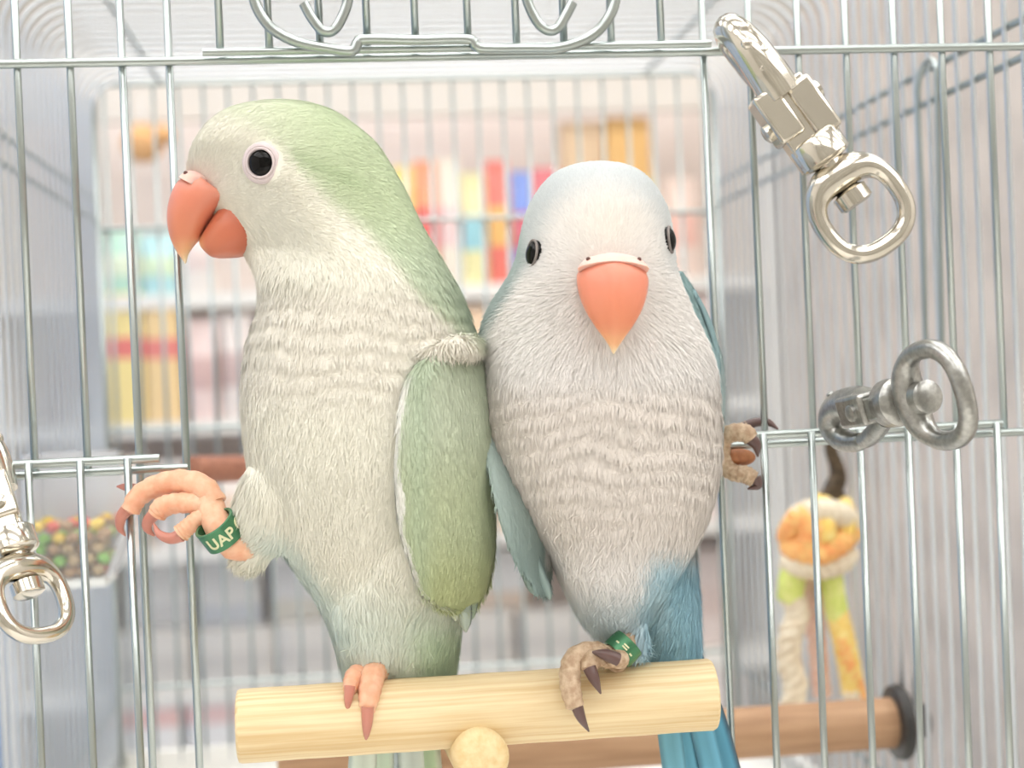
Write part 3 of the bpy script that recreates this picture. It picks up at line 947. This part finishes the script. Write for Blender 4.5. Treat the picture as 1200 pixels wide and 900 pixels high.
rowsWL = [(409, 524, 542, -96, -60, 4), (416, 503, 556, -116, -40, 16), (430, 486, 563, -124, -36, 24), (450, 474, 567, -130, -34, 27), (480, 467, 571, -134, -30, 28), (520, 464, 575, -136, -26, 28),
          (560, 462, 577, -134, -22, 27), (600, 465, 578, -126, -18, 26), (630, 470, 578, -118, -14, 24), (660, 480, 576, -106, -8, 20), (688, 489, 570, -90, 0, 16), (704, 502, 560, -72, 0, 11), (713, 522, 549, -52, -10, 5)]
eL = np.array([(r[0], r[1]) for r in rowsWL], float)
def colWL(px, py, off):
    c = np.tile(LC((198, 208, 184)), (len(px), 1))
    c = mix(c, LC((190, 200, 164)), sstep(py, 470, 600))
    c = mix(c, LC((184, 192, 140)), sstep(py, 600, 690) * 0.8)
    c = mix(c, LC((178, 196, 168)), np.exp(-((px - 490) / 16) ** 2) * 0.5)
    sp_ = 0.5 + 0.5 * np.sin(px * 0.22 + 1.5 * np.sin(py * 0.09)) * np.sin(py * 0.13 + px * 0.05)
    c = c * (0.94 + 0.08 * sp_)[:, None]
    ed = np.interp(py, eL[:, 0], eL[:, 1])
    wob = 1.0 + 8 * np.exp(-((py - 578) / 24) ** 2) + 4 * np.exp(-((py - 640) / 22) ** 2) + 2.5 * np.exp(-((py - 470) / 30) ** 2)
    c = mix(c, LC((240, 240, 232)), (1 - sstep(px - ed, wob, wob + 4)) * sstep(py, 425, 455))
    return c
wingL = make_wing(rowsWL, parrotL, colWL, lambda px, py, off: 16 + 0 * px, 26000)
for (x0, y0, x1, y1, w, c, e, dd) in ((538, 650, 546, 741, 17, (178, 190, 178), (132, 146, 140), -16), (526, 650, 534, 728, 15, (200, 208, 190), (216, 218, 206), -20), (548, 650, 553, 726, 15, (166, 182, 160), (122, 138, 130), -8)):
    feather('flight_feather', PB(x0, y0, dd), PB(x1, y1, dd - 6), -fw + rt * 0.4, w * SB, c, wingL, e)
# the far wing of the green parrot, folded on its other side
rowsWL2 = [(420, 330, 370, 92, 125, 4), (450, 316, 420, 60, 140, 16), (520, 308, 440, 50, 150, 18), (600, 330, 460, 60, 150, 16), (660, 380, 480, 80, 145, 12), (710, 440, 490, 100, 140, 5)]
make_wing(rowsWL2, parrotL, lambda px, py, off: np.tile(LC((170, 192, 136)), (len(px), 1)), lambda px, py, off: 12 + 0 * px, 5000)
for i, (x, c) in enumerate(((420, (222, 234, 222)), (446, (206, 226, 206)), (470, (196, 210, 216)), (492, (210, 222, 216)), (512, (182, 206, 172)), (456, (170, 196, 150)), (486, (170, 196, 150)))):
    z = 66 + (i % 3) * 4 + (16 if i > 4 else 0)
    feather('tail_feather', PB(462 + (x - 466) * 0.55, 735, z - 6), PB(x, 1010, z + 26), -fw, 36 * SB, c, parrotL, (226, 232, 222))
# feet
legL = MB().tube([PB(446, 742, 10), PB(444, 765, 0), PB(440, 786, -10)], [15 * SB, 14 * SB, 15 * SB], 14).build('leg', M['skinL'], parrotL)
toe([(442, 790, -12, 14), (438, 786, -30, 14.5), (435, 800, -46, 14), (432, 820, -62, 12), (431, 835, -68, 8)], [(431, 828, -72, 7.5), (430, 852, -71, 5.5), (428, 874, -61, 1.0)], M['skinL'], M['clawL'], legL)
toe([(436, 790, -14, 11), (424, 787, -30, 11), (415, 793, -40, 11), (411, 804, -54, 9), (410, 810, -60, 7)], [(410, 804, -62, 6.5), (408, 821, -67, 4.5), (407, 836, -66, 0.8)], M['skinL'], M['clawL'], legL)
toe([(444, 790, -6, 12), (450, 790, 12, 11), (454, 808, 32, 10), (455, 830, 36, 9)], [(455, 828, 36, 7), (455, 845, 34, 5), (454, 858, 26, 1)], M['skinL'], M['clawL'], legL)
toe([(440, 790, -6, 12), (432, 792, 14, 11), (428, 810, 33, 10), (427, 832, 37, 9)], [(427, 830, 37, 7), (427, 846, 35, 5), (428, 858, 26, 1)], M['skinL'], M['clawL'], legL)
lr = MB().tube([PB(296, 642, -36), PB(273, 638, -52), PB(258, 620, -54), PB(250, 604, -38), PB(244, 590, -28)], [v * SB for v in (19, 18, 17, 17, 18)], 14).build('raised_leg', M['skinL'], parrotL)
toe([(250, 592, -30, 17), (236, 571, -24, 15.5), (210, 564, -14, 14), (182, 570, -5, 13), (162, 582, -2, 12.5), (153, 598, -2, 11.5)], [(151, 594, -2, 8), (142, 606, -1, 7), (141, 619, 2, 4.5), (147, 628, 7, 1.0)], M['skinL'], M['clawL'], lr)
toe([(248, 598, -34, 14), (228, 590, -32, 12.5), (205, 590, -28, 12), (190, 595, -24, 12.5), (184, 603, -22, 11)], [(184, 600, -22, 8), (174, 610, -20, 7), (173, 620, -17, 5), (181, 628, -13, 1.0)], M['skinL'], M['clawL'], lr)
toe([(246, 604, -38, 12), (233, 608, -42, 10.5), (221, 617, -43, 10), (212, 625, -42, 11)], [(213, 627, -42, 8), (199, 631, -40, 6.5), (186, 625, -36, 4.5), (180, 613, -30, 1.0)], M['skinL'], M['clawL'], lr)
toe([(248, 590, -24, 12), (226, 578, 2, 11), (190, 576, 22, 10), (162, 574, 27, 8)], [(166, 574, 27, 6.5), (148, 571, 30, 5), (137, 570, 33, 1.2)], M['skinL'], M['clawL'], lr)
leg_band(PB(258, 622, -56), (-rt * 0.52 + up * 0.80 - fw * 0.42), 24.5 * SB, 13 * SB, 'UAP Q', -0.95, lr)

# ---- grey-blue parrot facing the camera
rowsR = [(191, 692, 712, 10, -20), (196, 668, 736, 40, -20), (205, 648, 754, 60, -22), (220, 633, 768, 78, -25), (240, 621, 779, 90, -28),
         (265, 613, 786, 98, -32), (290, 608, 789, 102, -36), (310, 603, 791, 104, -38), (330, 593, 796, 106, -36), (350, 580, 804, 108, -30),
         (370, 570, 812, 112, -22), (395, 563, 824, 116, -14), (425, 560, 835, 122, -8), (455, 560, 841, 126, -5), (485, 563, 844, 128, -3),
         (515, 569, 845, 128, 0), (545, 579, 844, 126, 2), (575, 594, 839, 122, 5), (605, 613, 830, 114, 8), (640, 638, 812, 102, 12),
         (675, 655, 792, 88, 14), (705, 669, 772, 62, 16), (730, 684, 758, 40, 16), (748, 704, 750, 22, 16), (757, 718, 742, 10, 16)]
exR = chain([(752, 620, 44, 62), (768, 670, 62, 50), (780, 720, 72, 42), (788, 770, 78, 34), (795, 800, 82, 22)], 12) + chain([(728, 700, 6, 34), (738, 728, 0, 22), (746, 746, -2, 15), (750, 754, -2, 10)], 8)
parrotR = thing('parrot', PB(720, 782, 0), 'grey-white and pale blue parrot facing forward beside the green one', 'parrot', 'two parrots on the pine perch')
VR, NR, QR = fused(body_part(rowsR, exR), 0.00085, 10)
nb = np.array([(180, 560), (250, 600), (300, 618), (340, 604), (380, 578), (420, 562), (460, 545)], float)
def colR(px, py, off):
    c = np.tile(LC((234, 230, 226)), (len(px), 1))
    c = mix(c, LC((226, 218, 210)), sstep(py, 420, 480) * (1 - sstep(py, 600, 660)))
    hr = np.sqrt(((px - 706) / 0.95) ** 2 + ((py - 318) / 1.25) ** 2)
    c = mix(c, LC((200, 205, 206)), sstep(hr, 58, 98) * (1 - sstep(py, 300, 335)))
    c = mix(c, LC((240, 234, 224)), np.exp(-((px - 712) / 46) ** 2 - ((py - 268) / 36) ** 2) * 0.8)
    c = mix(c, LC((242, 240, 236)), np.exp(-((px - 625) / 30) ** 2 - ((py - 390) / 40) ** 2))
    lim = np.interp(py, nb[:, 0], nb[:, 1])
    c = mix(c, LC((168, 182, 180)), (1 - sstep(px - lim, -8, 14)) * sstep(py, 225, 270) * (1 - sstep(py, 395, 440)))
    lo = sstep(py, 655, 725)
    c = mix(c, LC((200, 218, 226)), lo * 0.85)
    tl = sstep(px - (760 - (py - 640) * 0.1), -14, 22) * sstep(py, 625, 665)
    c = mix(c, LC((158, 200, 216)), tl)
    c = mix(c, LC((136, 184, 204)), tl * sstep(py, 700, 770) * (0.5 + 0.5 * np.sin(px * 0.25)))
    c = mix(c, LC((206, 226, 232)), np.exp(-((px - 778) / 10) ** 2 - ((py - 690) / 45) ** 2) * 0.5)
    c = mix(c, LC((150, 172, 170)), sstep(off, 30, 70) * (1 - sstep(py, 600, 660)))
    return c
px, py, off = project(VR)
VR = bump_rows(VR, NR, px, py, 715, 425, 625, 3.0, 22.0, -10.0)
px, py, off = project(VR)
VR = VR + NR * (SB * (0.5 * np.sin(px * 0.18 + 2 * np.sin(py * 0.05)) * np.sin(py * 0.12 + np.sin(px * 0.07)) * (py > 420)))[:, None]
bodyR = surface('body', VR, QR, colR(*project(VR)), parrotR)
bvhR = BVHTree.FromPolygons([Vector(v) for v in VR], [tuple(q) for q in QR])
kR = SB * 0.985
beakoR = PB(715, 341, -118)
fR = (-fw * 0.995 - up * 0.06 + rt * 0.03).normalized(); sR = fR.cross(up).normalized(); uR = sR.cross(fR).normalized()
eR1, nR1 = raycast(bvhR, 625, 297)
eR2, nR2 = raycast(bvhR, 784, 281)
hubR = np.array(PB(713, 322, -140))
def flowR(P, px, py, off):
    d = np.tile(-np.array(up), (len(P), 1))
    away = P - hubR
    away /= np.linalg.norm(away, axis=1)[:, None]
    m = 1 - sstep(py, 380, 460)
    d = d * (1 - m)[:, None] + away * m[:, None] * 1.5
    d = d + np.array(rt)[None, :] * (np.clip((px - 705) / 400, -0.4, 0.4) * m * -0.0)[:, None]
    side = sstep(np.abs(px - 705), 90, 140) * sstep(py, 420, 470) * (1 - sstep(py, 620, 660))
    d = d + np.array(rt)[None, :] * (np.sign(px - 705) * side * -0.15)[:, None]
    return d
def lenR(px, py, off):
    return 12 + 12 * sstep(py, 300, 400) - 7 * sstep(py, 420, 460) * (1 - sstep(py, 590, 630)) + 3 * sstep(py, 560, 660) - 4 * (py < 240) - 4 * np.exp(-((px - 713) / 50) ** 2 - ((py - 300) / 30) ** 2)
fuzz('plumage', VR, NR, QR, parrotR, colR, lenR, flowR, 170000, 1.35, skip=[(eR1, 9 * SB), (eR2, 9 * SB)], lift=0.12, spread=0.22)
eye(eR1, -rt * 0.93 - fw * 0.36 + up * 0.1, 15 * SB, parrotR, 1.14, 0.62, M['eyerim'])
eye(eR2, rt * 0.95 - fw * 0.25 + up * 0.1, 15 * SB, parrotR, 1.14, 0.62, M['eyerim'])
beak(beakoR, fR, uR, sR, kR, parrotR, 0.80)
rowsWR = [(440, 572, 590, 20, 40, 5), (480, 566, 604, -30, 60, 14), (530, 569, 625, -62, 60, 18), (570, 576, 640, -78, 56, 19), (600, 583, 649, -84, 50, 18), (630, 592, 649, -80, 44, 15), (655, 602, 647, -70, 36, 11), (678, 616, 645, -56, 24, 7), (697, 632, 642, -44, 4, 3)]
def colWR(px, py, off):
    c = np.tile(LC((170, 186, 180)), (len(px), 1))
    c = mix(c, LC((150, 170, 166)), sstep(py, 560, 680))
    c = mix(c, LC((236, 234, 230)), sstep(px, 637, 641) * sstep(py, 575, 590) * (1 - sstep(py, 655, 668)))
    return c
wingR = make_wing(rowsWR, parrotR, colWR, lambda px, py, off: 13 + 0 * px, 9000)
for (x0, y0, x1, y1, w, c, e, dd) in ((606, 630, 630, 699, 18, (152, 174, 170), (110, 130, 128), -14), (618, 630, 645, 703, 16, (160, 180, 176), (124, 142, 140), -22)):
    feather('flight_feather', PB(x0, y0, dd), PB(x1, y1, dd - 4), -fw - rt * 0.4, w * SB, c, wingR, e)
rowsWR2 = [(316, 786, 799, 20, 40, 3), (340, 784, 812, 0, 62, 10), (370, 790, 825, -10, 76, 13), (400, 796, 836, -14, 84, 15), (430, 800, 845, -14, 90, 15), (480, 800, 846, -10, 96, 15), (540, 790, 843, 0, 100, 14), (600, 775, 832, 20, 104, 10), (650, 775, 808, 50, 104, 4)]
wingR2 = make_wing(rowsWR2, parrotR, lambda px, py, off: mix(np.tile(LC((136, 164, 164)), (len(px), 1)), LC((168, 186, 186)), sstep(py, 390, 440)), lambda px, py, off: 12 + 0 * px, 6000)
for (x0, y0, x1, y1) in ((818, 350, 843, 440), (812, 340, 838, 415), (822, 380, 844, 470)):
    feather('flight_feather', PB(x0, y0, 36), PB(x1, y1, 52), rt - fw * 0.6, 16 * SB, (136, 162, 166), wingR2, (86, 104, 108))
for i, (x, c) in enumerate(((792, (122, 180, 200)), (812, (104, 166, 190)), (832, (96, 156, 182)), (850, (110, 170, 194)), (870, (88, 146, 170)), (812, (120, 170, 186)), (842, (110, 160, 178)))):
    z = 84 + (i % 3) * 4 + (16 if i > 4 else 0)
    feather('tail_feather', PB(788 + (x - 830) * 0.45, 745, z - 10), PB(x + 14, 1020, z + 46), -fw, 34 * SB, c, parrotR, (44, 70, 84))
legR = MB().tube([PB(738, 735, 4), PB(733, 752, -16), PB(722, 766, -26), PB(704, 772, -30)], [v * SB for v in (14, 12.5, 12.5, 13)], 14).build('leg', M['skinR'], parrotR)
toe([(716, 770, -30, 12), (694, 764, -42, 12.5), (675, 770, -50, 12.5), (668, 787, -60, 12.5), (669, 808, -70, 12), (674, 828, -73, 10.5)], [(675, 824, -75, 7.5), (681, 841, -74, 5.5), (690, 857, -64, 1.0)], M['skinR'], M['clawR'], legR)
toe([(716, 772, -34, 11), (702, 769, -52, 11.5), (692, 777, -60, 11), (691, 787, -64, 9)], [(691, 783, -67, 8), (697, 797, -72, 6), (704, 813, -70, 1.0)], M['skinR'], M['clawR'], legR)
toe([(720, 770, -36, 10), (727, 773, -50, 10.5), (720, 773, -60, 9), (714, 770, -63, 7)], [(724, 773, -64, 8), (709, 767, -68, 6.5), (694, 764, -70, 1.2)], M['skinR'], M['clawR'], legR)
toe([(722, 776, -22, 11), (726, 780, 2, 11), (728, 796, 22, 10), (728, 820, 34, 9)], [(728, 818, 34, 7), (728, 836, 32, 5), (727, 850, 24, 1)], M['skinR'], M['clawR'], legR)
leg_band(PB(730, 760, -24), (rt * 0.70 + up * 0.66 + fw * 0.25), 20 * SB, 10 * SB, '- = -', -0.6, legR)
lr2 = MB().tube([PB(800, 560, 70), PB(830, 546, 98), PB(850, 535, 108)], [v * SB for v in (16, 14, 13)], 14).build('raised_leg', M['skinR'], parrotR)
toe([(846, 530, 106, 11), (848, 514, 94, 11), (860, 507, 84, 11.5), (874, 508, 80, 11.5), (880, 514, 80, 10)], [(877, 512, 79, 8), (886, 521, 79, 6.5), (888, 535, 86, 1.2)], M['skinR'], M['clawR'], lr2)
toe([(848, 524, 116, 9), (860, 508, 132, 8), (876, 499, 132, 7)], [(872, 500, 132, 6.5), (886, 495, 130, 6), (900, 495, 126, 5), (912, 503, 120, 1.2)], M['skinR'], M['clawR'], lr2)
toe([(846, 542, 106, 11), (858, 553, 98, 11), (873, 556, 94, 11.5), (884, 562, 92, 10.5)], [(885, 560, 91, 8), (888, 569, 91, 5.5), (876, 573, 92, 1.2)], M['skinR'], M['clawR'], lr2)
M['pad'] = material('orange_foot_pad', (206, 142, 98), 0.6, noise=1, rgb2=(178, 116, 80), scale=500)
MB().ball(PB(866, 536, 110), (21 * SB, 12 * SB, 11 * SB), (rt, fw, up), 20, 12).build('foot_pad', M['pad'], lr2)

# ------------------------------------------------------------------ feeder dish with pellets on the left wall
Y0, Y1 = 0.160, 0.184
tr_ = at(148, 606, Y0); br_ = at(124, 677, Y0); tl_z = tr_.z
M['clear'] = material('clear_plastic', (236, 240, 244), 0.15, alpha=0.10)
M['haze'] = material('milky_plastic', (232, 234, 238), 0.3, alpha=0.55)
xw = cx0 + 0.0014
dish = thing('feeder_dish', (xw, Y0, br_.z), 'clear plastic feeder dish of coloured pellets on the cage side', 'feeder dish')
def slabq(name, quad, nrm, th, mat):
    nrm = Vector(nrm).normalized() * th
    V = [Vector(q) for q in quad] + [Vector(q) + nrm for q in quad]
    return MB().add(V, [(0, 1, 2, 3), (7, 6, 5, 4), (0, 4, 5, 1), (1, 5, 6, 2), (2, 6, 7, 3), (3, 7, 4, 0)]).build(name, mat, dish, smooth=False)
zb_, zt_ = br_.z, tr_.z
slabq('end_wall', [(xw, Y0, zb_), (br_.x, Y0, zb_), (tr_.x, Y0, zt_), (xw, Y0, zt_)], (0, -1, 0), 0.0010, M['clear'])
slabq('end_wall', [(xw, Y1, zb_), (br_.x, Y1, zb_), (tr_.x, Y1, zt_), (xw, Y1, zt_)], (0, 1, 0), 0.0010, M['haze'])
slabq('front_wall', [(br_.x, Y0, zb_), (br_.x, Y1, zb_), (tr_.x, Y1, zt_), (tr_.x, Y0, zt_)], (1, 0, -0.3), 0.0014, M['haze'])
slabq('floor_plate', [(xw, Y0 - 0.001, zb_), (br_.x, Y0 - 0.001, zb_), (br_.x, Y1, zb_), (xw, Y1, zb_)], (0, 0, -1), 0.0028, M['white_plastic'])
slabq('back_plate', [(xw, Y0, zb_), (xw, Y1, zb_), (xw, Y1, zt_ + 0.022), (xw, Y0, zt_ + 0.022)], (1, 0, 0), 0.0010, M['haze'])
slabq('hood', [(xw, Y1, zt_), (tr_.x - 0.002, Y1, zt_), (tr_.x - 0.006, Y1, zt_ + 0.022), (xw, Y1, zt_ + 0.022)], (0, 1, 0), 0.0010, M['haze'])
PEL = {'brown': (186, 150, 112), 'green': (150, 206, 98), 'red': (240, 108, 92), 'yellow': (246, 212, 92), 'tan': (206, 178, 136), 'plum': (170, 140, 150)}
pm = {k: material('pellet_' + k, v, 0.7, noise=0.15, scale=500, bump=0.4) for k, v in PEL.items()}
pmesh = {}
for k_ in PEL:
    pmesh[k_] = MB().ball((0, 0, 0), (0.0024, 0.0022, 0.0020), None, 10, 7).mesh('pellet', pm[k_], centre=(0, 0, 0))[0]
prn = random.Random(3)
for ly in range(5):
    yy = Y0 + 0.0028 + ly * 0.0046
    for lz in range(5):
        zz = zb_ + 0.0022 + lz * 0.0039
        xr_ = br_.x + (tr_.x - br_.x) * (zz - zb_) / (zt_ - zb_)
        x = xw + 0.0034 + (0.002 if lz % 2 else 0)
        while x < xr_ - 0.0026:
            if not (lz == 4 and prn.random() < 0.25):
                if lz >= 3: k_ = prn.choice(['green', 'green', 'red', 'red', 'yellow', 'brown', 'plum', 'tan'])
                elif lz == 0: k_ = prn.choice(['brown', 'yellow', 'red', 'brown', 'tan', 'brown'])
                else: k_ = prn.choice(['brown', 'brown', 'tan', 'brown', 'tan', 'green'])
                o = place('pellet', pmesh[k_], (x + prn.uniform(-0.0003, 0.0003), yy + prn.uniform(-0.0002, 0.0002), zz + prn.uniform(-0.0002, 0.0002)))
                o.rotation_euler = (prn.uniform(-.4, .4), prn.uniform(-.4, .4), prn.uniform(0, 6))
                tag(o, '%s pellet among the food in the clear feeder dish' % k_, 'pellet', '%s pellets in the feeder dish' % k_)
            x += 0.0048

# ------------------------------------------------------------------ knotted rope toy hanging on the right wall
YT = 0.165
KT = (YT + 0.34) / F
def PT(px, py, o=0.0): return at(px, py, YT + o * KT)
toy = thing('rope_toy', PT(975, 520), 'orange and yellow knotted rope bird toy hanging above the brown perch', 'bird toy')
M['ropeO'] = material('orange_rope', (252, 206, 132), 0.9, noise=1, rgb2=(250, 168, 104), scale=260)
M['ropeY'] = material('yellow_rope', (252, 228, 150), 0.9, noise=1, rgb2=(248, 208, 112), scale=260)
M['ropeG'] = material('lime_rope', (236, 236, 156), 0.9, noise=1, rgb2=(214, 226, 120), scale=200)
M['ropeW'] = material('cream_rope', (244, 232, 208), 0.9, noise=1, rgb2=(226, 208, 180), scale=260)
M['ropeP'] = material('pinkish_rope', (244, 216, 200), 0.9, noise=1, rgb2=(238, 196, 176), scale=260)
M['bronze'] = material('dark_bronze', (104, 88, 70), 0.45, 0.6, noise=0.3, scale=500)
cl = spline([(972, 512, 0, 6), (974, 528, 0, 8), (980, 545, 0, 9), (982, 560, 0, 11), (977, 572, 0, 12), (975, 586, 0, 13)], 16)
MB().tube([PT(p[0], p[1], p[2]) for p in cl], [p[3] * KT for p in cl], 12).build('swivel_hook', M['bronze'], toy)
MB().tube([PT(964, 583), PT(974, 580), PT(988, 584)], [8 * KT, 12 * KT, 8 * KT], 12).build('ferrule', M['bronze'], toy)
def rope(name, pts, r, mat, strands=3, twist=0.12, n=60):
    sp = spline(pts, n)
    P = [PT(*p[:3]) for p in sp]
    mb = MB()
    for s in range(strands):
        Q = []
        for i, p in enumerate(P):
            t = (P[min(i + 1, n - 1)] - P[max(i - 1, 0)]).normalized()
            a = t.cross(Vector((0, 1, 0.2))).normalized(); b = t.cross(a)
            q = i * twist * 3 + 2 * math.pi * s / strands
            Q.append(p + (a * math.cos(q) + b * math.sin(q)) * (r * 0.5 * KT))
        mb.tube(Q, r * 0.62 * KT, 8)
    return mb.build(name, mat, toy)
rope('knot_wrap', [(932, 612, -10), (945, 602, -26), (965, 600, -30), (985, 604, -22), (996, 615, -4)], 15, M['ropeW'])
rope('knot_wrap', [(924, 640, 0), (940, 646, -26), (962, 648, -34), (984, 636, -26), (997, 622, -4)], 14, M['ropeO'])
rope('knot_wrap', [(924, 628, 0), (930, 616, -18), (940, 606, -28), (952, 622, -36), (946, 640, -30)], 14, M['ropeO'])
rope('knot_wrap', [(922, 656, 0), (938, 664, -22), (962, 666, -28), (984, 660, -20), (994, 648, -2)], 13, M['ropeW'])
rope('knot_wrap', [(986, 590, -4), (992, 606, -16), (990, 622, -20), (986, 640, -12)], 12, M['ropeY'])
rope('knot_wrap', [(962, 590, -6), (964, 610, -30), (966, 630, -34)], 14, M['ropeY'])
MB().ball(PT(960, 630, 2), (36 * KT, 26 * KT, 40 * KT)).build('knot_core', M['ropeO'], toy)
rope('rope_end', [(934, 660, -6), (928, 680, -8), (926, 700, -6)], 15, M['ropeG'])
rope('rope_end', [(926, 694, -6), (934, 720, -8), (926, 745, -8), (924, 775, -6), (932, 800, -6), (928, 832, -6)], 14, M['ropeW'])
rope('rope_end', [(952, 664, 10), (954, 720, 12), (960, 780, 10), (964, 815, 10)], 11, M['ropeP'])
rope('rope_end', [(972, 662, -8), (976, 690, -10), (982, 726, -10)], 13, M['ropeG'])
rope('rope_end', [(981, 718, -10), (988, 748, -12), (996, 785, -12), (1000, 815, -10)], 13, M['ropeY'])
rope('rope_end', [(986, 746, -16), (994, 775, -18), (1006, 812, -14), (1004, 838, -12)], 9, M['ropeO'])
rope('rope_end', [(998, 812, -16), (1001, 830, -16), (1002, 842, -14)], 10, M['ropeW'])
